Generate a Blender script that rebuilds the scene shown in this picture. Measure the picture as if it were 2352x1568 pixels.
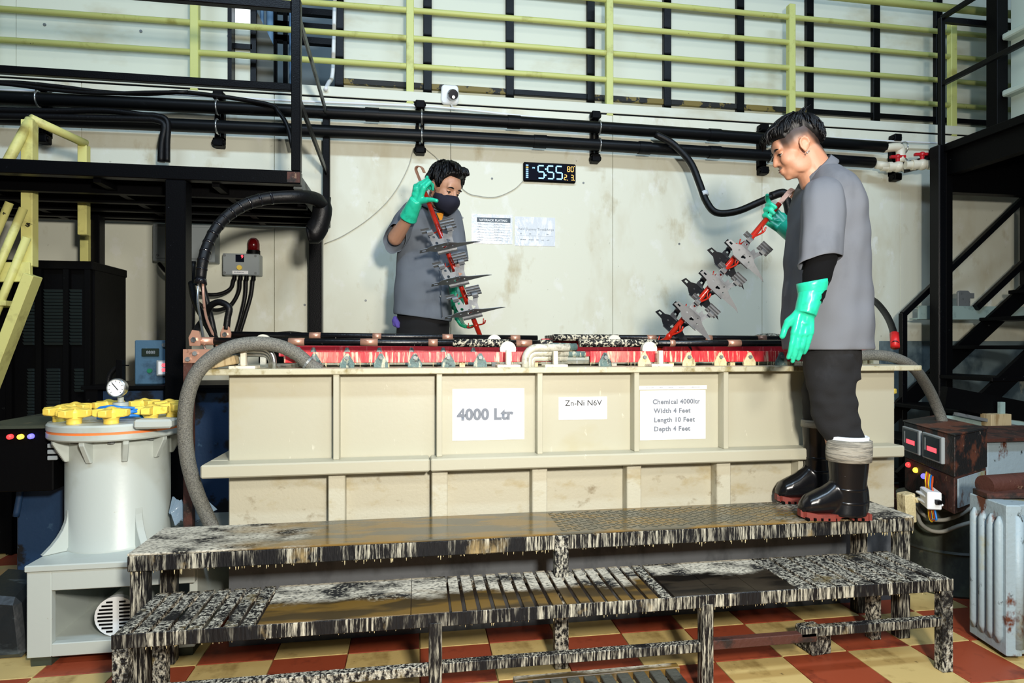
import bpy, bmesh, math, random
from mathutils import Vector, Matrix, Quaternion, noise
random.seed(7)
for _o in list(bpy.data.objects): bpy.data.objects.remove(_o)
scene = bpy.context.scene
COL = scene.collection

# ------------------------------------------------------------------ camera
FPX, EYE, U0, V0 = 1400.0, 1.21, 1176.0, 795.0
YAW = math.atan(1400/9000)
SN, CS = math.sin(YAW), math.cos(YAW)
cam = bpy.data.cameras.new('camera')
cam.sensor_fit = 'HORIZONTAL'; cam.sensor_width = 36.0
cam.lens = 36.0*FPX/2352.0
cam.shift_y = (V0-784.0)/2352.0
cam.clip_start = .05
camo = bpy.data.objects.new('camera', cam); COL.objects.link(camo)
camo.location = (0, 0, EYE); camo.rotation_euler = (math.pi/2, 0, -YAW)
scene.camera = camo

# ------------------------------------------------------------------ light
world = bpy.data.worlds.new('hall_air'); scene.world = world
world.use_nodes = True
bg = world.node_tree.nodes['Background']
bg.inputs[0].default_value = (.60, .82, 1.0, 1); bg.inputs[1].default_value = .08

def area(name, loc, aim, size, energy, col, sy=None):
    l = bpy.data.lights.new(name, 'AREA'); l.energy = energy; l.color = col
    l.shape = 'RECTANGLE'; l.size = size; l.size_y = sy or size
    o = bpy.data.objects.new(name, l); COL.objects.link(o); o.location = loc
    o.rotation_euler = (Vector(aim)-Vector(loc)).to_track_quat('-Z', 'Y').to_euler()
    return o
area('flash_softbox', (.52, -.59, 1.80), (.20, 3.4, 1.6),   .24, 172, (1, .94, .845))
area('high_flash', (1.0, -.60, 2.85), (.75, 3.4, 1.5), .40, 42, (1, .94, .845))
for _i, _x in enumerate((-2.2, .7, 3.6)):
    area('overhead_fill_light', (_x, -.8, 6.4), (_x, 4.2, 1.6), 2.4, 132, (.60, .79, 1.0), .5)  # unseen fill lights, added for the cool ambient light from above

vs = scene.view_settings
scene.display_settings.display_device = 'sRGB'
vs.view_transform = 'Standard'; vs.look = 'None'; vs.gamma = 1; vs.use_curve_mapping = False
vs.exposure = -0.06

# ------------------------------------------------------------------ geometry helpers
def ray(u, v):
    a = (u-U0)/FPX; b = (V0-v)/FPX
    return Vector((SN+CS*a, CS-SN*a, b))
def P(u, v, Y):                       # world point seen at (u,v) on the plane y = Y
    d = ray(u, v); t = Y/d.y
    return Vector((t*d.x, Y, EYE+t*d.z))
def PZ(u, v, z):
    d = ray(u, v); t = (z-EYE)/d.z
    return Vector((t*d.x, t*d.y, z))
def PD(u, v, D):
    d = ray(u, v)
    return Vector((D*d.x, D*d.y, EYE+D*d.z))
RT = Vector((CS, -SN, 0)); FW = Vector((SN, CS, 0)); UP = Vector((0, 0, 1))
V = Vector

def smooth_path(pts, n=6):
    pts = [V(p) for p in pts]
    if len(pts) < 3: return pts
    out = []
    q = [pts[0]*2-pts[1]]+pts+[pts[-1]*2-pts[-2]]
    for i in range(1, len(q)-2):
        p0, p1, p2, p3 = q[i-1], q[i], q[i+1], q[i+2]
        for k in range(n):
            t = k/n
            out.append(.5*((2*p1)+(p2-p0)*t+(2*p0-5*p1+4*p2-p3)*t*t+(3*p1-p0-3*p2+p3)*t**3))
    out.append(pts[-1])
    return out

class MB:
    def __init__(s): s.v = []; s.f = []; s.m = []; s.cur = 0
    def add(s, vs, fs):
        o = len(s.v); s.v += [V(p) for p in vs]
        s.f += [tuple(i+o for i in f) for f in fs]; s.m += [s.cur]*len(fs)
        return s
    def mat(s, i): s.cur = i; return s
    def hexa(s, p):                  # 8 points: bottom 4 ccw, top 4 ccw
        return s.add(p, [(3,2,1,0),(4,5,6,7),(0,1,5,4),(1,2,6,5),(2,3,7,6),(3,0,4,7)])
    def box(s, x0, x1, y0, y1, z0, z1):
        return s.hexa([(x0,y0,z0),(x1,y0,z0),(x1,y1,z0),(x0,y1,z0),(x0,y0,z1),(x1,y0,z1),(x1,y1,z1),(x0,y1,z1)])
    def obox(s, c, ax, ay, az):      # centre and half-axis vectors
        c, ax, ay, az = V(c), V(ax), V(ay), V(az)
        return s.hexa([c-ax-ay-az, c+ax-ay-az, c+ax+ay-az, c-ax+ay-az, c-ax-ay+az, c+ax-ay+az, c+ax+ay+az, c-ax+ay+az])
    def beam(s, p, q, w, h, up=(0,0,1)):
        p, q = V(p), V(q); d = (q-p).normalized(); up = V(up)
        if abs(d.dot(up)) > .97: up = V((0,1,0))
        sd = d.cross(up).normalized(); u2 = sd.cross(d).normalized()
        return s.obox((p+q)/2, (q-p)/2, -sd*w/2, u2*h/2)
    def tube(s, pts, r, n=10, smooth=0, cap=True):
        pts = smooth_path(pts, smooth) if smooth else [V(p) for p in pts]
        m = len(pts)
        rr = r if isinstance(r, (list, tuple)) else [r]*m
        if len(rr) != m: rr = [rr[min(len(rr)-1, int(i*(len(rr)-1)/(m-1)+.5))] for i in range(m)]
        t = (pts[1]-pts[0]).normalized()
        a = t.orthogonal().normalized(); rings = []
        for i, p in enumerate(pts):
            t2 = (pts[min(i+1, m-1)]-pts[max(i-1, 0)]).normalized()
            a = (a-t2*a.dot(t2)).normalized(); b = t2.cross(a)
            rings.append([p+(a*math.cos(2*math.pi*k/n)+b*math.sin(2*math.pi*k/n))*rr[i] for k in range(n)])
        return s.loft(rings, cap)
    def loft(s, rings, cap=True):
        n = len(rings[0]); vs = [p for r in rings for p in r]; fs = []
        for i in range(len(rings)-1):
            for k in range(n):
                a = i*n+k; b = i*n+(k+1) % n
                fs.append((a, b, b+n, a+n))
        if cap:
            fs.append(tuple(range(n-1, -1, -1))); o = (len(rings)-1)*n
            fs.append(tuple(range(o, o+n)))
        return s.add(vs, fs)
    def cyl(s, p, q, r, r2=None, n=16):
        return s.tube([p, q], [r, r if r2 is None else r2], n)
    def ball(s, c, r, n=12, m=8, rot=None):
        c = V(c); r = V(r) if hasattr(r, '__len__') else V((r, r, r)); vs = []; fs = []
        for i in range(1, m):
            th = math.pi*i/m
            for k in range(n):
                ph = 2*math.pi*k/n
                p = V((r.x*math.sin(th)*math.cos(ph), r.y*math.sin(th)*math.sin(ph), r.z*math.cos(th)))
                vs.append(p)
        vs += [V((0,0,r.z)), V((0,0,-r.z))]; T, B = len(vs)-2, len(vs)-1
        for i in range(m-2):
            for k in range(n):
                a = i*n+k; b = i*n+(k+1) % n
                fs.append((a, a+n, b+n, b))
        for k in range(n):
            fs.append((T, k, (k+1) % n)); o = (m-2)*n
            fs.append((B, o+(k+1) % n, o+k))
        if rot: vs = [rot @ p for p in vs]
        return s.add([c+p for p in vs], fs)
    def cap(s, p, q, r, r2=None, n=12):      # round-ended tapered limb
        p, q = V(p), V(q); r2 = r if r2 is None else r2
        s.tube([p, q], [r, r2], n); s.ball(p, r, n, 8); s.ball(q, r2, n, 8)
        return s
    def prism(s, poly, o, ax, ay, az):       # 2-D polygon in (ax,ay), extruded along az from origin o
        o, ax, ay, az = V(o), V(ax), V(ay), V(az); n = len(poly)
        a = [o+ax*x+ay*y for x, y in poly]; b = [p+az for p in a]
        fs = [tuple(range(n-1, -1, -1)), tuple(range(n, 2*n))]+[(k, (k+1) % n, n+(k+1) % n, n+k) for k in range(n)]
        return s.add(a+b, fs)
    def revolve(s, c, prof, n=32, axis=(0,0,1)):   # prof = [(r,h)...]
        c = V(c); ax = V(axis).normalized(); a = ax.orthogonal().normalized(); b = ax.cross(a)
        return s.loft([[c+ax*h+(a*math.cos(2*math.pi*k/n)+b*math.sin(2*math.pi*k/n))*r for k in range(n)] for r, h in prof])
    def build(s, name, mats, parent=None, smooth=False, bevel=0, world=True, kind=None, local=False, auto=None):
        me = bpy.data.meshes.new(name)
        if local: off = V((0,0,0))
        elif parent is not None: off = wloc(parent)
        else:
            xs = [p.x for p in s.v]; ys = [p.y for p in s.v]; zs = [p.z for p in s.v]
            off = V(((min(xs)+max(xs))/2, (min(ys)+max(ys))/2, min(zs)))
        me.from_pydata([p-off for p in s.v], [], s.f)
        if not isinstance(mats, (list, tuple)): mats = [mats]
        for m in mats: me.materials.append(m)
        if len(mats) > 1: me.polygons.foreach_set('material_index', s.m)
        bm = bmesh.new(); bm.from_mesh(me); bmesh.ops.recalc_face_normals(bm, faces=bm.faces); bm.to_mesh(me); bm.free()
        if smooth:
            me.polygons.foreach_set('use_smooth', [True]*len(me.polygons))
            if auto: me.set_sharp_from_angle(angle=math.radians(auto))
        me.update()
        o = bpy.data.objects.new(name, me); COL.objects.link(o)
        if parent is not None: o.parent = parent
        elif not local: o.location = off
        if bevel:
            b = o.modifiers.new('bevel', 'BEVEL'); b.width = bevel; b.segments = 1; b.limit_method = 'ANGLE'
        if kind: o['kind'] = kind
        return o

def wloc(o):
    p = V((0,0,0))
    while o is not None: p = p+o.location; o = o.parent
    return p
def tag(o, label, cat, group=None, kind=None):
    o['label'] = label; o['category'] = cat
    if group: o['group'] = group
    if kind: o['kind'] = kind
    return o
def thing(name, label, cat, loc=(0,0,0), group=None):
    o = bpy.data.objects.new(name, None); COL.objects.link(o); o.location = loc
    o.empty_display_size = .1
    return tag(o, label, cat, group)
def fuse(mb, name, m, parent=None, voxel=.005, it=4, fac=.5, disp=None, poly_mat=None, tris=None, attr=None):
    """melt overlapping shapes into one continuous skin"""
    tmp = bpy.data.objects.new('tmp', bpy.data.meshes.new('tmp')); COL.objects.link(tmp)
    tmp.data.from_pydata([tuple(p) for p in mb.v], [], mb.f)
    bm = bmesh.new(); bm.from_mesh(tmp.data); bmesh.ops.recalc_face_normals(bm, faces=bm.faces); bm.to_mesh(tmp.data); bm.free()
    r = tmp.modifiers.new('r', 'REMESH'); r.mode = 'VOXEL'; r.voxel_size = voxel; r.use_smooth_shade = True
    if it:
        k = tmp.modifiers.new('s', 'SMOOTH'); k.factor = fac; k.iterations = it
    if tris:
        d = tmp.modifiers.new('d', 'DECIMATE'); d.ratio = tris
    dg = bpy.context.evaluated_depsgraph_get(); dg.update()
    me = bpy.data.meshes.new_from_object(tmp.evaluated_get(dg))
    bpy.data.objects.remove(tmp)
    me.name = name; me.materials.clear()
    ms = m if isinstance(m, (list, tuple)) else [m]
    for q in ms: me.materials.append(q)
    if disp:
        new = [disp(q.co.copy(), q.normal.copy()) for q in me.vertices]
        for q, c_ in zip(me.vertices, new): q.co = c_
    if poly_mat:
        for pl in me.polygons: pl.material_index = poly_mat(pl.center, pl.normal)
    off = wloc(parent) if parent is not None else V((0,0,0))
    if parent is None:
        zs = [q.co.z for q in me.vertices]; vl = list(me.vertices)[::50]; c = sum((q.co for q in vl), V((0,0,0)))/len(vl)
        off = V((c.x, c.y, min(zs)))
    if attr:
        A = me.attributes.new('fade', 'FLOAT', 'POINT')
        A.data.foreach_set('value', [attr(q.co) for q in me.vertices])
    me.transform(Matrix.Translation(-off))
    me.polygons.foreach_set('use_smooth', [True]*len(me.polygons)); me.update()
    o = bpy.data.objects.new(name, me); COL.objects.link(o)
    if parent is not None: o.parent = parent
    else: o.location = off
    return o
def copy_tree(o, parent=None):
    c = o.copy(); COL.objects.link(c)
    if parent is not None: c.parent = parent
    for ch in list(o.children): copy_tree(ch, c)
    return c
def text_mesh(body, name, m, parent, o, ax, ay, size, offset=0.0, align='LEFT', depth=.0006, space=1.0):
    """flat printed lettering as a mesh; ax, ay unit vectors of the sheet"""
    cu = bpy.data.curves.new('txt', 'FONT'); cu.body = body; cu.size = size; cu.offset = offset
    cu.align_x = align; cu.space_character = space; cu.resolution_u = 3
    t = bpy.data.objects.new('txt', cu); COL.objects.link(t)
    dg = bpy.context.evaluated_depsgraph_get(); dg.update()
    me = bpy.data.meshes.new_from_object(t.evaluated_get(dg)); bpy.data.objects.remove(t)
    off = wloc(parent); ax, ay, o = V(ax), V(ay), V(o); nz = ax.cross(ay)
    for q in me.vertices: q.co = o+ax*q.co.x+ay*q.co.y+nz*(depth)-off
    me.materials.clear(); me.materials.append(m); me.name = name; me.update()
    ob = bpy.data.objects.new(name, me); COL.objects.link(ob); ob.parent = parent
    return ob

def marks(name, m, parent, o, width, h, n, seed):
    """illegible fine print: a row of tiny ink marks"""
    rg = random.Random(seed); o = V(o); mb = MB(); x = 0
    while x < width:
        w = h*(.5+1.6*rg.random()); mb.box(o.x+x, o.x+min(width, x+w), o.y-.0008, o.y, o.z, o.z+h*(.6+.4*rg.random())); x += w+h*(.25 if rg.random() < .7 else 2.2*n)
    return mb.build(name, m, parent, kind='stuff')

# ------------------------------------------------------------------ materials
MATS = {}
def mat(name, col, rough=.5, metal=0.0, layers=(), bump=0, bscale=60, spec=.5, emit=None, estr=0, bstretch=(1,1,1), coat=0):
    if name in MATS: return MATS[name]
    m = bpy.data.materials.new(name); m.use_nodes = True; nt = m.node_tree; N = nt.nodes; L = nt.links
    b = N['Principled BSDF']; b.inputs['Roughness'].default_value = rough; b.inputs['Metallic'].default_value = metal
    b.inputs['Specular IOR Level'].default_value = spec
    b.inputs['Base Color'].default_value = (*col, 1)
    if coat: b.inputs['Coat Weight'].default_value = coat
    tc = N.new('ShaderNodeTexCoord')
    prev = None; prevr = None
    for ly in layers:
        c2, sc, lo, hi = ly[:4]; r2 = ly[4] if len(ly) > 4 else None; det = ly[5] if len(ly) > 5 else 5
        mp = N.new('ShaderNodeMapping'); L.new(tc.outputs['Object'], mp.inputs[0])
        mp.inputs['Scale'].default_value = sc if hasattr(sc, '__len__') else (sc, sc, sc)
        mp.inputs['Location'].default_value = (random.random()*9, random.random()*9, random.random()*9)
        nz = N.new('ShaderNodeTexNoise'); nz.inputs['Scale'].default_value = 1; nz.inputs['Detail'].default_value = det
        nz.inputs['Roughness'].default_value = .62
        L.new(mp.outputs[0], nz.inputs[0])
        mr = N.new('ShaderNodeMapRange'); mr.inputs[1].default_value = lo; mr.inputs[2].default_value = hi
        L.new(nz.outputs[0], mr.inputs[0])
        mx = N.new('ShaderNodeMix'); mx.data_type = 'RGBA'; L.new(mr.outputs[0], mx.inputs['Factor'])
        if prev: L.new(prev, mx.inputs[6])
        else: mx.inputs[6].default_value = (*col, 1)
        mx.inputs[7].default_value = (*c2, 1); prev = mx.outputs[2]
        if r2 is not None:
            mf = N.new('ShaderNodeMix'); L.new(mr.outputs[0], mf.inputs['Factor'])
            if prevr: L.new(prevr, mf.inputs[2])
            else: mf.inputs[2].default_value = rough
            mf.inputs[3].default_value = r2; prevr = mf.outputs[0]
    if prev: L.new(prev, b.inputs['Base Color'])
    if prevr: L.new(prevr, b.inputs['Roughness'])
    if bump:
        mp = N.new('ShaderNodeMapping'); L.new(tc.outputs['Object'], mp.inputs[0]); mp.inputs['Scale'].default_value = [bscale*k for k in bstretch]
        nz = N.new('ShaderNodeTexNoise'); nz.inputs['Scale'].default_value = 1; nz.inputs['Detail'].default_value = 3
        L.new(mp.outputs[0], nz.inputs[0])
        bp = N.new('ShaderNodeBump'); bp.inputs['Strength'].default_value = bump; bp.inputs['Distance'].default_value = .01
        L.new(nz.outputs[0], bp.inputs['Height']); L.new(bp.outputs[0], b.inputs['Normal'])
    if emit:
        b.inputs['Emission Color'].default_value = (*emit, 1); b.inputs['Emission Strength'].default_value = estr
    MATS[name] = m
    return m
def srgb(r, g, b):
    return tuple(((c/255+.055)/1.055)**2.4 if c > 10 else c/255/12.92 for c in (r, g, b))

M_wall = mat('cream_wall_panel', srgb(226,227,208), .55, 0, [(srgb(204,196,166), (1.6,1.6,.7), .52, .74), (srgb(232,233,220), (7,7,5), .58, .68), (srgb(192,182,148), (4,4,2.2), .60, .76), (srgb(120,114,96), (30,30,18), .70, .80)], .05, 40)
M_wallup = mat('upper_wall_panel', srgb(220,224,208), .55, 0, [(srgb(200,196,170), (1.2,1.2,2.5), .56, .74)], .03, 30)
M_wallbk = mat('wall_seam_backing_board', srgb(120,120,108), .8)  # grey backing board behind the open panel seams
M_plinth = mat('painted_concrete_plinth', srgb(110,128,132), .7, 0, [(srgb(62,80,88), (3,3,2), .48, .62), (srgb(160,160,140), (8,8,5), .62, .72)], .1, 25)
M_white = mat('white_plastic', srgb(232,236,238), .4)
M_paper = mat('white_paper', srgb(248,250,252), .6)
M_sleeve = mat('clear_sleeve_paper', srgb(226,232,238), .18, 0, [(srgb(248,250,252), (22,22,9), .5, .6)], .25, 30)
M_tank = mat('cream_plastic_tank', srgb(176,173,153), .42, 0, [(srgb(168,158,122), (1.4,1.4,2), .55, .75), (srgb(200,198,180), (34,34,10), .66, .72)], .04, 60)
M_tanklow = mat('stained_tank_base', srgb(182,178,158), .5, 0, [(srgb(164,150,112), (5,5,9), .54, .72), (srgb(122,106,76), (9,9,13), .62, .78)], .12, 90)
M_rimm = mat('stained_rim_board', srgb(186,182,156), .5, 0, [(srgb(140,128,86), (16,16,16), .54, .68), (srgb(212,210,196), (40,40,12), .6, .66)], .1, 70)
M_yel = mat('yellow_green_rail_paint', srgb(205,211,128), .45, 0, [(srgb(170,170,92), (6,6,6), .58, .72), (srgb(60,56,30), (22,22,22), .70, .74)], .05, 60)
M_yel2 = mat('yellow_ladder_paint', srgb(216,212,132), .5, 0, [(srgb(176,168,104), (8,8,8), .54, .7), (srgb(24,22,16), (9,9,9), .68, .70)], .05, 60)
M_black = mat('black_gloss_paint', (.0018,.0019,.0025), .34, 0, [(srgb(60,66,74), (90,90,90), .70, .72, .3)], .09, 140, spec=.16)
M_blackm = mat('black_matt_steel', (.0014,.0014,.0017), .5, 0, [(srgb(44,46,46), (30,30,30), .70, .74)], .08, 60, spec=.10)
M_pipe = mat('black_plastic_pipe', (.0026,.0032,.0038), .42, 0, [(srgb(34,38,42), (12,12,30), .62, .8)], .02, 50, spec=.22)
M_sill = mat('worn_ochre_sill', srgb(120,104,48), .6, 0, [(srgb(14,13,10), (7,7,7), .5, .53)])
M_grey = mat('grey_green_plastic', srgb(180,188,182), .38, 0, [(srgb(166,172,160), (3,3,3), .56, .7), (srgb(150,144,120), (24,24,24), .70, .78)], .03, 60)
M_knob = mat('yellow_knob_plastic', srgb(246,214,92), .45, 0, [(srgb(206,166,60), (30,30,30), .6, .75)], .05, 80)
M_gasket = mat('orange_gasket', srgb(236,128,62), .6)
M_steel = mat('stainless_steel', srgb(196,198,196), .28, .9, [(srgb(110,112,112), (14,14,14), .56, .7)])
M_dull = mat('dull_grey_steel', srgb(128,132,132), .5, .4, [(srgb(70,74,76), (20,20,20), .55, .7)])
M_copper = mat('copper', srgb(206,156,132), .35, .55, [(srgb(124,88,70), (24,24,24), .58, .7)])
M_crust = mat('black_steel_with_white_crust', (.004,.004,.005), .6, 0, [(srgb(180,177,162), (105,105,55), .44, .60, .9), (srgb(110,98,66), (8,8,8), .58, .68), ((.006,.006,.006), (9,9,9), .52, .64)], .7, 120, spec=.3)
M_drip = mat('black_steel_with_running_drips', (.004,.004,.005), .55, 0, [(srgb(184,180,162), (135,135,13), .47, .65, .9), (srgb(150,130,90), (5,5,4), .60, .70), ((.005,.005,.006), (9,9,2), .50, .60)], .5, 120, bstretch=(1,1,.15), spec=.3)
M_barcrust = mat('crusted_black_bar', (.004,.004,.005), .5, 0, [(srgb(206,200,178), (70,70,70), .50, .56, .9)], .6, 160)
M_bar = mat('black_sleeved_bar', (.003,.003,.004), .3, 0, [(srgb(170,168,160), (60,60,60), .70, .73)], .1, 90)
M_ins = mat('ivory_insulator', srgb(226,220,200), .5, 0, [(srgb(176,170,150), (30,30,30), .6, .7)])
M_red = mat('red_plastic_streaked', srgb(206,44,52), .45, 0, [(srgb(240,200,170), (75,75,7), .52, .64), (srgb(230,110,100), (9,9,4), .5, .7)], .15, 90, bstretch=(1,1,.15))
M_redd = mat('deep_red_plastic', srgb(186,30,44), .4, 0, [(srgb(226,120,120), (60,60,8), .58, .7)], .1, 90)
M_clip = mat('green_grey_corroded_clip', srgb(84,108,106), .55, 0, [(srgb(190,186,160), (50,50,16), .54, .64), (srgb(32,48,52), (30,30,30), .58, .66)], .3, 90)
M_clipw = mat('ivory_crusted_clip', srgb(204,192,150), .6, 0, [(srgb(150,136,100), (40,40,14), .55, .66), (srgb(236,230,206), (60,60,60), .6, .7)], .3, 90)
M_hose = mat('grey_braided_hose', srgb(116,116,108), .6, 0, [(srgb(78,78,74), (230,230,230), .44, .60), (srgb(160,155,140), (12,12,12), .60, .76)], .4, 300)
M_rubber = mat('black_rubber', (.0035,.0035,.004), .45, 0, [(srgb(70,70,68), (24,24,24), .68, .76)], .15, 70, spec=.28)
M_tape = mat('black_glossy_tape', (.006,.006,.008), .2, 0, (), .3, 60)
M_rust = mat('rusty_black_steel', (.004,.004,.005), .5, 0, [(srgb(96,52,34), (5,5,5), .52, .6), (srgb(150,140,126), (34,34,34), .66, .72)], .3, 70)
M_rustp = mat('rusted_brown_plate', srgb(70,36,26), .7, 0, [(srgb(30,20,16), (9,9,9), .5, .6), (srgb(150,124,100), (22,22,22), .64, .74)], .3, 60)
M_bluegrey = mat('pale_blue_paint_with_rust', srgb(148,166,174), .5, 0, [(srgb(150,146,104), (7,7,4), .54, .66), (srgb(92,50,32), (6,6,4), .59, .64), (srgb(40,44,40), (28,28,16), .64, .72)], .2, 50)
M_drum = mat('dark_olive_drum', srgb(54,60,48), .6, 0, [(srgb(30,34,30), (5,5,3), .5, .6), (srgb(100,90,66), (12,12,8), .64, .72)], .1, 40)
M_bluebox = mat('weathered_blue_paint', srgb(70,104,128), .5, 0, [(srgb(40,62,80), (5,5,5), .52, .64), (srgb(140,156,164), (26,26,26), .66, .74)], .1, 50)
M_bluedark = mat('dark_blue_paint', srgb(20,50,82), .6, 0, [(srgb(4,8,14), (7,7,7), .55, .62), (srgb(60,90,116), (16,16,16), .64, .74)], .1, 50)
M_panelgrey = mat('grey_enclosure', srgb(150,158,160), .45)
M_led = mat('red_led_digits', (.8,.05,.06), .4, emit=(1,.06,.08), estr=2.2)
M_ledw = mat('cool_white_led', (.3,.6,.9), .4, emit=(.34,.70,1), estr=1.0)
M_ledb = mat('pale_blue_led', (.3,.55,.95), .4, emit=(.32,.6,1), estr=.9)
M_ledo = mat('amber_led', (1,.55,.12), .4, emit=(1,.5,.1), estr=1.0)
M_glassb = mat('black_display_glass', (.004,.005,.012), .15)
M_rod = mat('red_coated_rod', srgb(172,36,20), .22, 0, [(srgb(120,18,12), (14,14,14), .56, .66)], .12, 60, coat=.4)
M_part = mat('bare_grey_sheet_metal', srgb(122,125,128), .42, .45, [(srgb(96,99,103), (12,12,12), .5, .66)])
M_partd = mat('dark_plated_sheet_metal', srgb(38,42,48), .32, .5, [(srgb(70,74,80), (12,12,12), .56, .68)])
M_glove = mat('teal_rubber_glove', srgb(40,196,158), .3, 0, [(srgb(28,160,128), (14,14,14), .54, .68)], .06, 60)
M_glove_shade = mat('teal_glove_shaded', srgb(20,140,96), .3, 0, [(srgb(12,96,70), (14,14,14), .54, .68)], .06, 60)  # shaded copy of the teal glove: shadow on the lower hand put into the colour
M_shirt = mat('grey_cotton_shirt', srgb(104,108,115), .85, 0, [(srgb(94,98,105), (5,5,3), .5, .66)], .10, 700)
M_shirt2 = mat('slate_cotton_shirt', srgb(100,107,116), .85, 0, [(srgb(88,95,105), (5,5,3), .5, .66)], .10, 700)
M_pants = mat('black_trousers', (.0055,.0058,.007), .9, 0, [(srgb(38,39,43), (6,6,4), .54, .72)], .15, 300)
M_boot = mat('black_rubber_boot', (.005,.005,.006), .22, 0, [(srgb(120,122,122), (90,90,90), .72, .74, .7)], .03, 40)
M_sole = mat('red_brown_sole', srgb(118,46,36), .6, 0, [(srgb(86,34,28), (30,30,30), .56, .68)])
M_cuff = mat('grey_folded_lining', srgb(150,146,134), .8, 0, [(srgb(108,106,98), (12,12,150), .48, .58)], .4, 200, bstretch=(.2,.2,1))
def with_fade(m):
    N = m.node_tree.nodes; L = m.node_tree.links; b = N['Principled BSDF']; src = b.inputs['Base Color'].links[0].from_socket
    at = N.new('ShaderNodeAttribute'); at.attribute_name = 'fade'; mx = N.new('ShaderNodeMix'); mx.data_type = 'RGBA'
    L.new(at.outputs['Fac'], mx.inputs[0]); L.new(src, mx.inputs[6]); mx.inputs[7].default_value = (.022,.016,.014,1); L.new(mx.outputs[2], b.inputs['Base Color'])
    return m
M_skin = mat('skin', srgb(186,134,106), .5, 0, [(srgb(196,146,118), (9,9,9), .5, .66)], .02, 200)
M_skin2 = mat('tan_skin', srgb(186,140,114), .45, 0, [(srgb(196,150,122), (9,9,9), .5, .66)], .02, 200)
with_fade(M_skin); with_fade(M_skin2)
M_fade = mat('shaved_hair_skin', srgb(124,98,84), .6, 0, [(srgb(90,72,62), (120,120,120), .46, .58)])
M_hair = mat('black_hair', (.0022,.0022,.0028), .45, 0, (), .08, 300, spec=.3)
M_mask = mat('navy_cloth_mask', srgb(16,18,38), .85, 0, (), .1, 600)
M_lip = mat('lip', srgb(150,92,80), .5)
M_eye = mat('eye_white', srgb(220,214,206), .3)
M_iris = mat('dark_iris', (.01,.006,.004), .2)
M_print = mat('grey_print', srgb(112,118,128), .6)
M_printk = mat('black_print', srgb(26,28,30), .6)
M_printl = mat('faint_print', srgb(150,158,166), .6)
M_tiler = mat('terracotta_tile', srgb(146,66,40), .45, 0, [(srgb(104,44,28), (7,7,7), .52, .64), (srgb(36,24,18), (14,14,14), .66, .74)], .05, 40)
M_tilec = mat('cream_tile', srgb(196,172,112), .45, 0, [(srgb(150,126,74), (6,6,6), .52, .66), (srgb(60,48,28), (16,16,16), .66, .74)], .05, 40)
M_wood = mat('pale_wood', srgb(190,170,130), .7, 0, [(srgb(150,126,86), (30,30,4), .5, .6)])
M_rlamp = mat('red_lamp', (.6,.03,.03), .3, emit=(1,.05,.05), estr=1.6)
M_ylamp = mat('amber_lamp', (.9,.6,.05), .3, emit=(1,.62,.06), estr=1.6)
M_blamp = mat('violet_lamp', (.1,.1,.9), .3, emit=(.16,.14,1), estr=2.0)
M_beacon = mat('red_beacon_plastic', srgb(96,8,12), .2, 0, (), 0)
M_bluecable = mat('blue_cable', srgb(30,120,205), .4)
M_yelcable = mat('yellow_cable', srgb(236,190,30), .4)
M_orgcable = mat('orange_cable', srgb(196,78,34), .4)
M_redt = mat('red_tape', srgb(216,38,38), .4)
M_pvc = mat('ivory_pvc', srgb(226,220,198), .35)
M_redh = mat('red_valve_handle', srgb(190,26,34), .35)
M_teal = mat('pale_teal_steel', srgb(150,172,166), .5, 0, [(srgb(110,130,126), (8,8,8), .54, .68)])
# ================================================================== the setting
YW, YU = 4.785, 5.05            # lower wall face, recessed upper wall face
ZM = 3.18                       # mezzanine edge
def struct(o, label=None, cat=None):
    o['kind'] = 'structure'
    if label: o['label'] = label
    if cat: o['category'] = cat
    return o
# floor: slab with the checker carried on by the material, tiles laid as pieces where they show
def checker_mat():
    m = bpy.data.materials.new('checker_floor_far'); m.use_nodes = True; N = m.node_tree.nodes; L = m.node_tree.links
    tc = N.new('ShaderNodeTexCoord'); mp = N.new('ShaderNodeMapping'); ck = N.new('ShaderNodeTexChecker')
    L.new(tc.outputs['Object'], mp.inputs[0]); L.new(mp.outputs[0], ck.inputs[0])
    mp.inputs['Scale'].default_value = (1/.28, 1/.28, 0); ck.inputs['Scale'].default_value = 1
    ck.inputs[1].default_value = (*srgb(134,60,38), 1); ck.inputs[2].default_value = (*srgb(186,162,104), 1)
    nz = N.new('ShaderNodeTexNoise'); nz.inputs['Scale'].default_value = 5; L.new(tc.outputs['Object'], nz.inputs[0])
    mx = N.new('ShaderNodeMix'); mx.data_type = 'RGBA'; mx.blend_type = 'MULTIPLY'; mx.inputs[0].default_value = .6
    L.new(ck.outputs[0], mx.inputs[6]); L.new(nz.outputs[1], mx.inputs[7]); L.new(mx.outputs[2], N['Principled BSDF'].inputs[0])
    N['Principled BSDF'].inputs['Roughness'].default_value = .5
    return m
floor = MB().box(-6, 8, -1.5, 8.5, -.12, -.008).build('floor', checker_mat())
struct(floor, 'checkered terracotta and cream tiled floor under the steps', 'floor')
TX, TY, T = 1.41, 2.19, .28
tm = {}
for i in range(-12, 5):
    for j in range(-3, 4):
        red = (i+j) % 2 == 1
        if red not in tm:
            mb = MB().box(-T/2+.002, T/2-.002, -T/2+.002, T/2-.002, 0, .010)
            t = mb.build('tile', M_tiler if red else M_tilec, local=True, bevel=.0015); tm[red] = t
        else:
            t = tm[red].copy(); COL.objects.link(t)
        t.parent = floor
        t.location = V((TX+(i+.5)*T, TY+(j+.5)*T, -.010))-floor.location
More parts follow.
